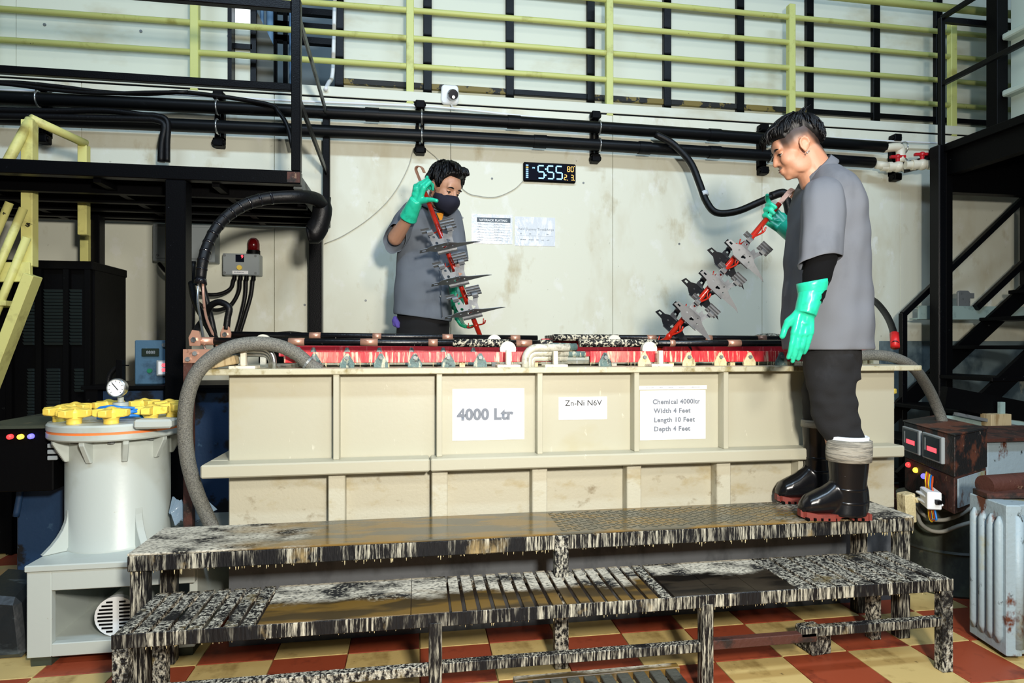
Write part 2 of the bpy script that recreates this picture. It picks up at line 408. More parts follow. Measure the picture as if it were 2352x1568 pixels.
# lower wall: board behind, cream panels with open seams in front
wall = MB().box(-6, 8, YW+.03, YW+.10, 0, ZM-.1).build('wall_back', M_wallbk)
struct(wall, 'cream panelled wall behind the plating tank', 'wall')
xs = [-1.058+1.317*k for k in range(-4, 7)]
for a, b in zip(xs[:-1], xs[1:]):
    z0 = 1.256 if a > 3.6 else .0
    MB().box(a+.0018, b-.0018, YW, YW+.03, z0, ZM-.085).build('panel', M_wall, wall, bevel=.002)
struct(MB().box(4.0, 8, YW-.012, YW+.03, 0, 1.256).build('baseboard_back', M_plinth, bevel=.004), 'grey blue painted concrete plinth under the wall behind the stairs', 'baseboard')
# screw heads on the panels
for u, v in ((1062,500),(1130,410),(1560,560),(1340,420),(700,700),(840,690),(2060,410),(2068,720)):
    p = P(u, v, YW); MB().cyl(p-V((0,.003,0)), p+V((0,.004,0)), .009, n=10).build('screw', M_dull, wall)
# mezzanine slab and its edge trim
struct(MB().box(-6, 8, YW+.03, 9.0, ZM-.16, ZM-.01).build('ceiling_mezzanine_slab', M_wallup), 'underside slab of the upper gallery', 'ceiling')
tr = MB().box(-6, 8, YW-.010, YW+.05, ZM-.075, ZM).build('trim_1', M_wallup, bevel=.003)
struct(tr, 'cream edge board of the upper gallery', 'trim')
MB().box(-6, 8, YW-.004, YW+.02, ZM-.082, ZM-.075).build('dark_joint', M_blackm, tr)  # thin black strip under the edge board
# upper wall, left plain part, doorway, right part with black studs
xdl, xdr = P(533, 100, YU).x, P(772, 100, YU).x
ZT = 4.75
wu = MB().box(-6, xdl-.05, YU+.03, YU+.09, ZM-.01, ZT).box(xdr, 8, YU+.03, YU+.09, ZM-.01, ZT).build('wall_upper', M_wallbk)
struct(wu, 'cream upper gallery wall behind the yellow railing', 'wall')
studs = [P(u, 200, YU).x for u in (780,982,1170,1355,1530,1697,1856,2008,2151)]
studs += [studs[-1]+.66, studs[-1]+1.32]
for a, b in zip([-5.6, -4.3, -2.95], [-4.3, -2.95, xdl]):
    MB().box(a+.002, b-.002, YU, YU+.03, ZM, ZT).build('panel', M_wallup, wu)
for a, b in zip(studs[:-1], studs[1:]):
    MB().box(a+.03, b-.03, YU+.005, YU+.03, ZM, ZT).build('panel', M_wallup, wu)
for k, a in enumerate(studs):
    MB().box(a-.034, a+.034, YU-.035, YU+.03, ZM+.02, ZT).build('stud', M_black, wu, bevel=.003)
for k, (a, b) in enumerate(zip(studs[:-1], studs[1:])):
    MB().box(a+.034, b-.034, YU-.03, YU+.004, ZM+.13, ZM+.175).build('sill', M_sill if k in (0,1,3,4,5) else M_black, wu, bevel=.003)
for u, v in ((103,57),(324,72),(525,83),(527,172)):
    p = P(u, v, YU); MB().cyl(p-V((0,.006,0)), p+V((0,.006,0)), .011, n=10).build('screw', M_dull, wu)
# doorway in the upper wall: window bay, black posts, room beyond
dw = struct(MB().box(xdl-.03, xdl, YU-.01, YU+.09, ZM-.01, ZT).build('door_1', M_black), 'open doorway of the upper gallery with a dim room behind', 'doorway')
w1 = P(574, 100, YU).x
MB().box(w1-.012, w1+.03, YU+.06, YU+.10, ZM, ZT).build('post', M_black, dw)
zt = P(550, 108, YU+.08).z
MB().box(xdl, w1, YU+.06, YU+.09, zt-.02, zt+.02).build('crossbar', M_black, dw)
MB().box(xdl, w1-.012, YU+.085, YU+.10, ZM, zt-.02).build('lower_pane', M_wallup, dw)
za = P(550, 60, YU+.09).z; 
MB().box(xdl, w1-.012, YU+.085, YU+.10, zt+.02, za).build('middle_pane', M_wallup, dw)
M_daylight = mat('daylight_pane', (.9,.96,1), .4, emit=(.86,.95,1), estr=1.3)
MB().box(xdl, w1-.012, YU+.085, YU+.10, za, ZT).build('bright_pane', M_daylight, dw)
M_board = mat('dark_grey_board', srgb(96,98,92), .7)
a0 = P(579, 15, YU+.14); a1 = P(629, 200, YU+.14)
MB().prism([(a0.x,ZM),(a1.x,ZM),(a1.x,P(629,105,YU+.14).z),(P(583,12,YU+.14).x,P(583,12,YU+.14).z),(a0.x,ZT)], (0,YU+.12,0), (1,0,0), (0,0,1), (0,.03,0)).build('slanted_board', M_board, dw)
yr = 7.2
struct(MB().box(-4, 2.2, yr, yr+.1, ZM-.01, ZT+.6).build('wall_gallery_room', mat('gallery_room_wall', srgb(132,146,150), .7)), 'grey back wall of the small room behind the gallery doorway', 'wall')
M_bluep = mat('blue_curtain_sheet', srgb(120,160,196), .5, 0, [(srgb(70,106,150), (20,20,2), .48, .6)])
for u0, u1 in ((597,606),(612,628),(664,679)):
    x0, x1 = P(u0, 60, 5.8).x, P(u1, 60, 5.8).x
    MB().tube([(x0+(x1-x0)/2,5.8,ZM),(x0+(x1-x0)/2,5.8,ZT)], (x1-x0)/2, 14).build('blue_pipe', M_bluep, dw, smooth=True)
for u in (632, 656):
    x = P(u, 60, 6.2).x; MB().box(x-.02, x+.02, 6.18, 6.22, ZM, ZT+.3).build('inner_post', M_black, dw)
xa, xb = P(632, 60, 6.2).x, P(656, 60, 6.2).x
for v in (22, 56, 87):
    z = P(640, v, 6.2).z; MB().box(xa, xb, 6.18, 6.22, z-.025, z+.025).build('rung', M_black, dw)
xa, xb = P(710, 60, 6.2).x, P(764, 60, 6.2).x
for v in (30, 64, 96):
    z = P(740, v, 6.2).z; MB().box(xa-.3, xb, 6.18, 6.24, z-.03, z+.03).build('stair_tread', M_black, dw)
# gallery odds and ends
p = P(642, 177, 6.0)
rb = thing('red_bin', 'small dark red box on the floor of the gallery doorway', 'box', (p.x, 6.0, ZM-.01))
MB().box(p.x-.06, p.x+.06, 5.95, 6.05, ZM-.01, ZM+.28).build('body', M_redh, rb, bevel=.008)
MB().tube([(p.x+.02,6.0,ZM+.27),(p.x+.02,6.0,ZM+.34),(p.x+.07,6.0,ZM+.34),(p.x+.07,6.0,ZM+.24)], .012, 8).build('handle', M_black, rb)
# white conduit pipe by the doorway
pc = [P(770,-60,5.0), P(766,120,5.0), P(763,175,5.0), P(755,190,4.9), P(748,205,4.75)]
tag(MB().tube(pc, .016, 10, 5).build('white_conduit', M_white, smooth=True), 'white plastic conduit running down beside the gallery doorway', 'conduit')

# ================================================================== yellow gallery railing
rail = thing('gallery_railing', 'yellow green tubular railing along the upper gallery edge', 'railing', (1.5, YW+.02, ZM))
for u in (-60, 448, 942, 1399, 1817, 2187, 2500):
    x = P(u, 100, YW+.02).x
    MB().box(x-.029, x+.029, YW-.005, YW+.05, ZM-.09, 4.14).build('post', M_yel, rail, bevel=.004)
for k in range(5):
    z = ZM+.20+.218*k
    MB().tube([(-5.5, YW+.022, z-.02), (1, YW+.022, z+.012), (7.8, YW+.022, z-.02)], .022 if k < 4 else .034, 12).build('rail', M_yel, rail, smooth=True)

# ================================================================== wall pipes
YP = 4.66
def pipe_z(row, x):
    return (2.945 if row == 0 else 2.805) - .006*abs(x-.6)**1.4
for row, name in ((0, 'upper'), (1, 'lower')):
    x1 = P(2032 if row == 0 else 2005, 340, YP).x
    xs_ = [-4.6+i*(x1+4.6)/24 for i in range(25)]
    t = thing('wall_pipe', f'{"upper" if row == 0 else "lower"} of the two long black pipes along the cream wall', 'pipe', (0, YP, 2.7), 'black wall pipes')
    MB().tube([(x, YP, pipe_z(row, x)) for x in xs_], .046, 16).build('pipe_run', M_pipe, t, smooth=True)
    for u in ((855, 1180, 1640) if row == 0 else (1240, 1480, 1640)):
        x = P(u, 300, YP).x
        MB().tube([(x-.05, YP, pipe_z(row, x)), (x+.05, YP, pipe_z(row, x))], .051, 16).build('coupling', M_pipe, t, smooth=True, auto=40)
posn = ('far left', 'second from the left', 'above the masked worker', 'right of the wall clock', "beside the young man's face", 'by the white valves')
for (u, vt, vb), pn in zip(((85,190,315), (496,208,325), (965,230,342), (1373,255,362), (1764,284,390), (2072,308,405)), posn):
    x = P(u, 280, YP).x; zt_, zb_ = P(u, vt, YP).z, P(u, vb, YP).z
    b = thing('pipe_bracket', f'black slotted pipe bracket with clamps, {pn}', 'bracket', (x, YW, zb_), 'pipe brackets on the wall')
    MB().box(x-.032, x-.008, YW-.05, YW, zb_+.03, zt_-.02).box(x+.008, x+.032, YW-.05, YW, zb_+.03, zt_-.02).box(x-.032, x+.032, YW-.05, YW, zt_-.05, zt_-.02).box(x-.032, x+.032, YW-.05, YW, zb_+.03, zb_+.06).build('channel', M_blackm, b, bevel=.002)
    for z_ in (zt_-.012, zb_+.012):
        MB().box(x-.035, x+.035, YW-.09, YW-.01, z_-.03, z_+.03).cyl((x-.045,YW-.06,z_), (x+.045,YW-.06,z_), .022, n=8).build('end_clamp', M_blackm, b, bevel=.006)
    for row in (0, 1):
        zc = pipe_z(row, x)
        pts = [(x+.012, YP+.05*math.cos(a)+.0, zc+.053*math.sin(a)) for a in [math.pi*.35+math.pi*1.3*k/10 for k in range(11)]]
        MB().tube(pts, .006, 8).build('u_clamp', M_steel, b, smooth=True)
# cable bundle over the pipes at the left
for i, (dz, r, lab) in enumerate(((.075, .016, 'thick black cable lying on the upper wall pipe at the left'), (.06, .013, 'thinner black cable lying on the upper wall pipe at the left'))):
    pts = [(-4.4+.28*k, YP-.03-.02*i, pipe_z(0, -4.4+.28*k)+dz+.02*math.sin(k*1.3+i)) for k in range(11)]
    if i == 0: pts += [tuple(P(610,238,4.6)), tuple(P(640,258,4.58)), tuple(P(660,290,4.56)), tuple(P(672,340,4.56))]
    tag(MB().tube(pts, r, 8, 4).build('cable', M_rubber, smooth=True), lab, 'cable', 'cables on the wall pipes')
for i, (va, vb) in enumerate(((252, 262), (266, 272))):
    pts = [P(-40, va, 4.6), P(120, va+3, 4.6), P(240, va+2+4*i, 4.6), P(330, vb+2, 4.6), P(358, vb+4, 4.6), P(378 if i else 384, vb+16, 4.6), P(372 if i else 384, 330, 4.6), P(370 if i else 384, 372, 4.6)]
    tag(MB().tube(pts, .02 if i == 0 else .024, 10, 5).build('drop_hose', M_rubber, smooth=True), f'black hose {"outer" if i == 0 else "inner"} of the pair bending down from the pipes at the left', 'hose', 'hoses bending down at the left')
# white conduits along the wall
tag(MB().tube([P(-30,207,4.72), P(300,212,4.72), P(560,226,4.72), P(700,233,4.72), P(1000,246,4.72), P(1195,266,4.72), P(1400,287,4.72), P(1700,306,4.72), P(2000,322,4.72), P(2250,333,4.72)], .009, 8, 4).build('white_cable', M_white, smooth=True), 'thin white cable strung above the black wall pipes', 'cable')
tag(MB().tube([P(950,340,4.775), P(935,390,4.775), P(900,450,4.775), P(850,500,4.775), P(790,540,4.775), P(745,560,4.775)], .0035, 6, 4).build('thin_wire', mat('grey_wire', srgb(176,176,164), .5), smooth=True), 'thin grey wire hanging on the wall left of the masked worker', 'wire', 'thin wires on the wall')
tag(MB().tube([P(1202,415,4.775), P(1180,435,4.775), P(1140,452,4.775), P(1100,450,4.775), P(1065,436,4.775), P(1010,370,4.775), P(975,340,4.775)], .0035, 6, 4).build('thin_wire', MATS['grey_wire'], smooth=True), 'thin grey wire drooping from the wall clock', 'wire', 'thin wires on the wall')
# hose that branches from the lower pipe, droops and rises to the raised end
hz = [P(1505,308,4.6), P(1545,330,4.56), P(1585,372,4.5), P(1606,420,4.45), P(1622,462,4.4), P(1645,488,4.36), P(1690,486,4.32), P(1740,466,4.28), P(1782,447,4.25)]
dh = thing('branch_hose', 'black hose drooping from the wall pipes behind the right rack', 'hose', hz[5])
MB().tube(hz, .027, 14, 6).build('hose', M_rubber, dh, smooth=True)
MB().tube([P(1770,451,4.26), P(1796,443,4.24), P(1805,452,4.23), P(1815,498,4.22)], .032, 12, 4).build('elbow', M_rubber, dh, smooth=True)
MB().tube([P(1616,441,4.425), P(1619,450,4.415)], .032, 14).build('cable_tie', M_white, dh, smooth=True)
# plastic valves at the right end of the pipes
def valve(name, label, c, d, hl):
    t = thing(name, label, 'valve', c, 'white ball valves on the pipes'); c = V(c); d = V(d).normalized()
    MB().tube([c-d*.13, c-d*.07], .034, 14).tube([c-d*.08, c-d*.05], .044, 14).tube([c-d*.05, c+d*.05], .038, 14).tube([c+d*.05, c+d*.08], .044, 14).tube([c+d*.07, c+d*.13], .034, 14).ball(c, .046).build('valve_body', M_pvc, t, smooth=True, auto=40)
    MB().cyl(c, c+UP*.075, .016).obox(c+UP*.085, d*.0+V(hl)*.06, V(hl).cross(UP)*.014, UP*.011).ball(c+UP*.085, .024).build('lever', M_redh, t, smooth=True, auto=40)
    return t
ve = P(2062, 383, 4.62)
valve('ball_valve', 'white plastic ball valve with red lever, nearer the young man', ve, (1,-.3,0), (1,-.2,0))
valve('ball_valve', 'white plastic ball valve with red lever, behind the black stair post', P(2118, 378, 4.5), (1,-.3,0), (1,-.2,0))
tag(MB().tube([P(2012,378,YP), P(2040,382,4.64)], .034, 14).tube([P(2030,341,YP), P(2060,338,4.64), P(2068,345,4.64), P(2068,372,4.63)], .036, 14, 4).build('pipe_elbow', M_pvc, smooth=True), 'white plastic pipe elbow joining the black wall pipes', 'pipe fitting')
tag(MB().tube([P(2075,385,4.60), P(2120,374,4.52), P(2160,360,4.47), P(2210,352,4.46)], .047, 16, 4).build('stub_pipe', M_pipe, smooth=True), 'black pipe running from the valves under the right gallery deck', 'pipe')

# ================================================================== camera, clock, notices on the wall
p = P(1033, 220, YW)
cc = thing('security_camera', 'small white dome security camera on the wall below the railing', 'camera', p)
MB().prism([(-.07,-.05),(-.055,-.075),(.055,-.075),(.07,-.05),(.066,.06),(.05,.075),(-.05,.075),(-.066,.06)], p-V((0,.03,0)), (1,0,0), (0,0,1), (0,.03,0)).build('base_plate', M_white, cc, bevel=.008)
MB().cyl(p+V((.02,-.03,-.005)), p+V((.02,-.10,-.03)), .045, .040, 20).build('housing', M_white, cc, smooth=True, auto=40)
MB().cyl(p+V((.02,-.095,-.028)), p+V((.022,-.125,-.040)), .041, .036, 20).build('front', M_glassb, cc, smooth=True, auto=40)
MB().cyl(p+V((.022,-.124,-.058)), p+V((.022,-.129,-.060)), .011, n=12).build('lens', M_steel, cc)
MB().tube([p+V((.01,-.02,-.07)), p+V((.02,-.03,-.10)), p+V((.04,-.04,-.115))], .008, 8, 3).build('lead', M_white, cc, smooth=True)

c0, c1 = P(1202, 415, 4.765), P(1322, 372, 4.765)
ck = thing('wall_clock', 'black digital wall clock showing 5:55 in white segments', 'clock', (c0.x, YW, c0.z))
x0, x1, z0, z1 = c0.x, c1.x, P(1202,417,4.765).z+.004, P(1202,373,4.765).z+.004
MB().box(x0, x1, YW-.03, YW, z0, z1).build('case', M_blackm, ck, bevel=.008)
MB().box(x0+.008, x1-.008, YW-.0312, YW-.03, z0+.008, z1-.008).build('glass', M_glassb, ck)
SEG = {'a':((0,1),(1,1)),'b':((1,1),(1,.5)),'c':((1,.5),(1,0)),'d':((0,0),(1,0)),'e':((0,.5),(0,0)),'f':((0,1),(0,.5)),'g':((0,.5),(1,.5))}
DIG = {'5':'afgcd','8':'abcdefg','0':'abcdef','2':'abged','3':'abgcd','P':'abefg','M':'abcef'}
W, Hh = x1-x0, z1-z0
def seg(ch, fx, fz, fw, fh, th, m, nm):
    mb = MB(); w = fw*W; h = fh*Hh; ox = x0+fx*W; oz = z0+fz*Hh; g = th*.35
    for s_ in DIG[ch]:
        (ax, az), (bx, bz) = SEG[s_]; A = V((ox+ax*w, YW-.0318, oz+az*h)); B = V((ox+bx*w, YW-.0318, oz+bz*h)); d = (B-A).normalized()
        mb.beam(A+d*g, B-d*g, th, .0006, up=(0,1,0))
    mb.build(nm, m, ck)
for k, fx in enumerate((.275, .455, .62)): seg('5', fx, .17, .115, .66, .0105, M_ledw, 'digit')
for fz in (.34, .66): MB().box(x0+.42*W-.006, x0+.42*W+.006, YW-.0322, YW-.0312, z0+fz*Hh-.006, z0+fz*Hh+.006).build('colon_dot', M_ledw, ck)
seg('8', .835, .58, .045, .26, .005, M_ledo, 'small_digit'); seg('0', .905, .58, .045, .26, .005, M_ledo, 'small_digit')
seg('2', .775, .14, .045, .26, .005, M_ledo, 'small_digit'); seg('3', .905, .14, .045, .26, .005, M_ledo, 'small_digit')
for fx, fz in ((.97,.86), (.84,.13), (.965,.13)): MB().box(x0+fx*W-.003, x0+fx*W+.003, YW-.0322, YW-.0312, z0+fz*Hh-.003, z0+fz*Hh+.003).build('small_dot', M_ledo, ck)
for k in range(7): MB().box(x0+.045*W, x0+.09*W, YW-.0322, YW-.0312, z0+(.16+.105*k)*Hh, z0+(.16+.105*k+.06)*Hh).build('weekday_mark', M_ledo if k == 5 else M_ledb, ck)
text_mesh('PM', 'pm_mark', M_ledw, ck, (x0+.165*W, YW-.0318, z0+.66*Hh), (1,0,0), (0,0,1), .016, .0004)

def sheet(name, label, uv0, uv1, Y, m, cat='paper sign', th=.0015, roll=0, out=-1):
    a, b = P(*uv0, Y), P(*uv1, Y)
    t = thing(name, label, cat, ((a.x+b.x)/2, Y, b.z))
    MB().box(a.x, b.x, Y-th, Y, b.z, a.z).build('sheet', m, t)
    return t, a, b
tn, a, b = sheet('wall_notice', 'printed rack plating chart in a clear sleeve on the wall beside the masked worker', (1083,491), (1177,561), YW-.002, M_sleeve)
w, h = b.x-a.x, a.z-b.z; fy = YW-.0042
MB().box(a.x+.13*w, b.x-.05*w, fy, fy+.0006, a.z-.27*h, a.z-.11*h).build('title_bar', mat('slate_bar', srgb(60,78,92), .5), tn)
text_mesh('VAT/RACK PLATING', 'title', M_paper, tn, (a.x+.53*w, fy-.0006, a.z-.235*h), (1,0,0), (0,0,1), .0245, .0006, 'CENTER')
ln = MB()
for k in range(7):
    z = a.z-(.35+.09*k)*h; ln.box(a.x+.14*w, b.x-.06*w, fy+.0003, fy+.0006, z-.0015, z+.0005)
ln.build('ruled_lines', M_printl, tn)
rr = random.Random(3)
for k in range(7):
    z = a.z-(.335+.09*k)*h
    marks('fine_print', M_printl, tn, (a.x+.15*w, fy, z), (.06+.08*rr.random())*w, .0042, .4, k)
    marks('fine_print', M_printl, tn, (a.x+.55*w, fy, z), (.12+.14*rr.random())*w, .0042, .4, k+20)
tn, a, b = sheet('wall_notice', 'faint current table in a shiny clear sleeve, right one of the wall notices', (1182,497), (1275,566), YW-.002, M_sleeve)
w, h = b.x-a.x, a.z-b.z
text_mesh('N6V Dummy Time&Amps', 'title', M_printl, tn, (a.x+.53*w, fy-.0006, a.z-.46*h), (1,0,0), (0,0,1), .027, .0, 'CENTER')
marks('fine_print', M_printl, tn, (a.x+.14*w, fy, a.z-.60*h), .70*w, .007, 4, 5)
marks('fine_print', M_printl, tn, (a.x+.14*w, fy, a.z-.80*h), .72*w, .007, 1.5, 6)
MB().box(a.x+.05*w, b.x-.05*w, fy, fy+.0006, a.z-.655*h, a.z-.65*h).build('ruled_line', M_printl, tn)
# ================================================================== plating tank
YT, ZR = 2.596, 1.12
XL, XR = -.749, 2.254
YB = YT+1.28
tank = thing('plating_tank', 'large cream plastic plating tank with ribs and a projecting ledge', 'tank', ((XL+XR)/2, (YT+YB)/2, 0))
w_ = .035
MB().box(XL, XR, YT, YT+w_, .735, ZR-.024).box(XL, XR, YB-w_, YB, .02, ZR-.024).box(XL, XL+w_, YT+w_, YB-w_, .02, ZR-.024).box(XR-w_, XR, YT+w_, YB-w_, .02, ZR-.024).box(XL+w_, XR-w_, YT+w_, YB-w_, .02, .06).build('upper_body', M_tank, tank, bevel=.004)
MB().box(XL, XR, YT, YT+w_, .44, .735).build('lower_body', M_tanklow, tank, bevel=.004)
MB().box(XL, XR, YT+.004, YT+w_, .0, .44).build('base_plinth', mat('shade_darkened_grey_base', srgb(84,88,92), .6, 0, [(srgb(54,58,62), (5,5,3), .5, .64)], .08, 60), tank)  # grey base board, colour darkened to stand in for shade under the bench
rx0, rx1 = -.842, 2.345
MB().box(rx0, rx1, YT-.062, YT+.10, ZR-.024, ZR).build('front_rim', M_rimm, tank, bevel=.003)
MB().box(rx0, rx1, YB-.10, YB+.06, ZR-.024, ZR).build('rear_rim', M_rimm, tank, bevel=.003)
MB().box(rx0, XL+.12, YT+.10, YB-.10, ZR-.024, ZR).build('side_rim', M_rimm, tank, bevel=.003)
MB().box(XR-.06, rx1, YT+.10, YB-.10, ZR-.024, ZR).build('side_rim', M_rimm, tank, bevel=.003)
MB().box(XL+w_, XR-w_, YT+w_, YB-w_, .92, .93).build('bath_liquid', mat('dark_bath_liquid', (.02,.035,.03), .06), tank)
zl0, zl1 = .700, .752
MB().prism([(-.824,0),(.05,0),(.05,zl1-zl0),(-.824,zl1-zl0)], (0,YT-.1,zl0), (1,0,0), (0,0,1), (0,.1,0)).build('ledge', M_tank, tank, bevel=.006)
MB().box(.054, 2.222, YT-.1, YT, zl0, zl1).build('ledge', M_tank, tank, bevel=.006)
MB().box(-.824, XL, YT, YT+1.1, zl0, zl1).build('side_ledge', M_tank, tank, bevel=.006)
for u in (770, 1007, 1238, 1460, 1665):
    x = P(u, 950, YT-.05).x+.004
    MB().box(x-.0115, x+.0115, YT-.055, YT, zl1, ZR-.024).build('upper_rib', M_tank, tank, bevel=.002)
for u in (773, 1010, 1240, 1457, 1663, 1850):
    x = P(u, 1130, YT-.06).x
    MB().box(x-.033, x+.033, YT-.06, YT, .40, zl0).build('lower_rib', M_tanklow, tank, bevel=.004)
# sticking paper signs
def tsheet(label, uv0, uv1):
    return sheet('paper_sign', label, uv0, uv1, YT-.0005, M_paper)
t1, a, b = tsheet('white paper sign reading 4000 Ltr on the tank', (1039,893), (1204,1008))
text_mesh('4000 Ltr', 'lettering', M_print, t1, ((a.x+b.x)/2-.015, YT-.0025, (a.z+b.z)/2-.022), (1,0,0), (0,0,1), .066, .0032, 'CENTER', space=1.03)
t1, a, b = tsheet('small white label reading Zn-Ni N6V on the tank', (1283,912), (1394,962))
text_mesh('Zn-Ni N6V', 'lettering', M_printk, t1, (a.x+.028, YT-.0025, a.z-.038), (1,0,0), (0,0,1), .036, .0002)
t1, a, b = tsheet('white paper sign listing Chemical 4000ltr and the width, length and depth', (1470,897), (1620,1007))
for k, s_ in enumerate(('Chemical 4000ltr', 'Width 4 Feet', 'Length 10 Feet', 'Depth 4 Feet')):
    text_mesh(s_, 'lettering', M_print, t1, (a.x+.058+(.006 if k else 0), YT-.0025, a.z-.060-.0405*k), (1,0,0), (0,0,1), .0295, .0012, space=1.08)
t1, a, b = sheet('paper_strip', 'narrow white strip of paper above the chemical sign', (1468,886), (1623,893), YT-.0005, M_paper)
marks('fine_print', M_printl, t1, (a.x+.03, YT-.002, a.z-.0095), (b.x-a.x)*.8, .004, 3, 9)

# ================================================================== things on the tank top
def strip(name, label, u0, u1, v0, v1, Y, m, clips=(), group=None, cm=None):
    a, b = P(u0, v1, Y), P(u1, v0, Y); n = P((u0+u1)/2, v1, Y).z; z1 = P((u0+u1)/2, v0, Y).z
    t = thing(name, label, 'guard strip', ((a.x+b.x)/2, Y, ZR), group)
    MB().box(a.x, b.x, Y, Y+.014, n, z1).build('red_board', m, t, bevel=.002)
    for u, mm in clips:
        x = P(u, 820, Y-.006).x
        c = MB().prism([(-.030,ZR),(.030,ZR),(.030,ZR+.018),(.006,z1-.006),(-.006,z1-.006),(-.030,ZR+.018)], (x,Y-.008,0), (1,0,0), (0,0,1), (0,.008,0)).build('clip', mm, t, bevel=.001)
        MB().cyl((x,Y-.018,(n+z1)/2-.002), (x,Y-.006,(n+z1)/2-.002), .0085, n=6).build('bolt', M_dull, c)
    rr = random.Random(u0); d = MB()
    for _ in range(26):
        x = a.x+(b.x-a.x)*rr.random(); l = .006+.016*rr.random(); d.cyl((x,Y+.004,n+.001), (x,Y+.004,max(ZR+.002,n-l)), .0018, .0007, 5)
    d.build('crusted_drips', M_clipw, t, kind='stuff')
    # feet that carry the board on the rim
    for k in range(4):
        x = a.x+(b.x-a.x)*(.08+.28*k); MB().box(x-.012, x+.012, Y+.014, Y+.04, ZR, n+.02).build('foot', M_clipw, t)
    return t
strip('guard_strip', 'streaked red guard strip on the left half of the tank rim, front one', 652, 1278, 808, 832, YT+.045, M_red, [(u, M_clip) for u in (722,797,875,953,1030,1103)], 'red guard strips')
strip('guard_strip', 'streaked red guard strip on the right half of the tank rim, front one', 1356, 1862, 806, 831, YT+.045, M_red, [(1390,M_clip),(1480,M_clipw),(1582,M_clipw),(1655,M_clipw),(1722,M_clipw),(1795,M_clip)], 'red guard strips')
strip('guard_strip', 'deep red guard strip behind the left front strip on the tank', 640, 1262, 795, 818, YT+.35, M_redd, [(u, M_clip) for u in (720,797,871,945,1018,1087)], 'red guard strips')
strip('guard_strip', 'deep red guard strip behind the right front strip on the tank', 1320, 1830, 795, 818, YT+.35, M_redd, [], 'red guard strips')
strip('guard_strip', 'red guard strip furthest back on the left of the tank', 640, 1230, 776, 806, YT+.75, M_redd, [], 'red guard strips')
strip('guard_strip', 'red guard strip furthest back on the right of the tank', 1244, 1850, 778, 806, YT+.75, M_redd, [], 'red guard strips')
strip('guard_strip', 'short red guard strip at the right end of the tank', 1960, 2010, 803, 818, YT+.2, M_redd, [], 'red guard strips')

def busbar(label, pts, Y, bands, m, r=.0165, crust=(), flat=False):
    a, b = P(*pts[0], Y), P(*pts[1], Y)
    t = thing('bus_bar', label, 'bus bar', ((a.x+b.x)/2, Y, min(a.z, b.z)), 'bus bars over the bath')
    d = (b-a)
    def at(u):
        x = P(u, 785, Y).x; return a+d*((x-a.x)/d.x)
    MB().tube([a, b], r, 14).build('sleeved_rod', m, t, smooth=True)
    for u0, u1 in bands: MB().tube([at(u0), at(u1)], r+.0012, 14).build('copper_band', M_copper, t, smooth=True)
    for u0, u1 in crust: MB().tube([at(u0), at(u1)], r+.0025, 14).build('crusted_sleeve', M_barcrust, t, smooth=True)
    return t
YF, YRr = YT+.22, YT+.62
busbar('front left black bus bar with copper bands, in front of the masked worker', ((437,783), (1268,789)), YF, [(437,492),(663,700),(828,868),(984,1005),(1185,1221)], M_bar, crust=[(1040,1170),(1240,1268)])
busbar('rear left black bus bar with copper bands, in front of the masked worker', ((508,768), (1234,777)), YRr, [(508,520),(711,737),(856,876),(1016,1040),(1172,1194)], M_bar)
busbar('front right black bus bar with copper bands, under the right rack', ((1330,788), (1955,788)), YF, [(1537,1549),(1670,1700)], M_bar, crust=[(1330,1510)])
busbar('rear right black bus bar with copper bands, under the right rack', ((1270,775), (1965,778)), YRr, [(1485,1506),(1618,1634),(1738,1758)], M_bar, crust=[(1270,1420)])
spots = [(605,782,YRr-.03,'left, behind the braided hose'), (1135,782,YRr-.03,'centre, rear one'), (1166,799,YF-.03,'centre, front one'), (1410,782,YRr-.03,'right of the pipe bends, rear one'), (1490,799,YF-.03,'under the right rack, front one'), (560,793,YF-.03,'far left, on the front bar')]
for u, v, Y, pn in spots:
    p = P(u, v, Y)
    t = thing('bar_support', f'ivory round bus bar support, {pn}', 'insulator', (p.x, Y, ZR), 'round bar supports')
    MB().cyl((p.x,Y-.014,p.z-.006), (p.x,Y+.014,p.z-.006), .037, n=24).build('disc', M_ins, t, smooth=True, auto=40)
    MB().box(p.x-.013, p.x+.013, Y-.01, Y+.01, ZR-.02, p.z-.02).build('stem', M_ins, t)
# dark domes behind the bars
for u, v, lab in ((665,768,'dark shallow dome behind the left bus bars'), (1765,772,'dark crusted shallow dome behind the right bus bars')):
    p = P(u, v, YT+.95); tag(MB().revolve((p.x,YT+.95,ZR+.02), [(.001,p.z-ZR),(.06,p.z-ZR-.006),(.12,p.z-ZR-.03),(.16,p.z-ZR-.06),(.16,-.02),(.001,-.02)], 28).build('dome_cover', M_barcrust if u > 1000 else M_black, smooth=True), lab, 'cover')
# flat tray at the start of the right bars
p0, p1 = P(1268,770,YRr+.1), P(1345,782,YRr+.1)
tag(MB().box(p0.x, p1.x, YRr+.06, YRr+.3, p1.z-.002, p0.z+.002).build('edge_tray', M_barcrust, bevel=.002), 'crusted flat tray at the start of the right bus bars', 'tray')
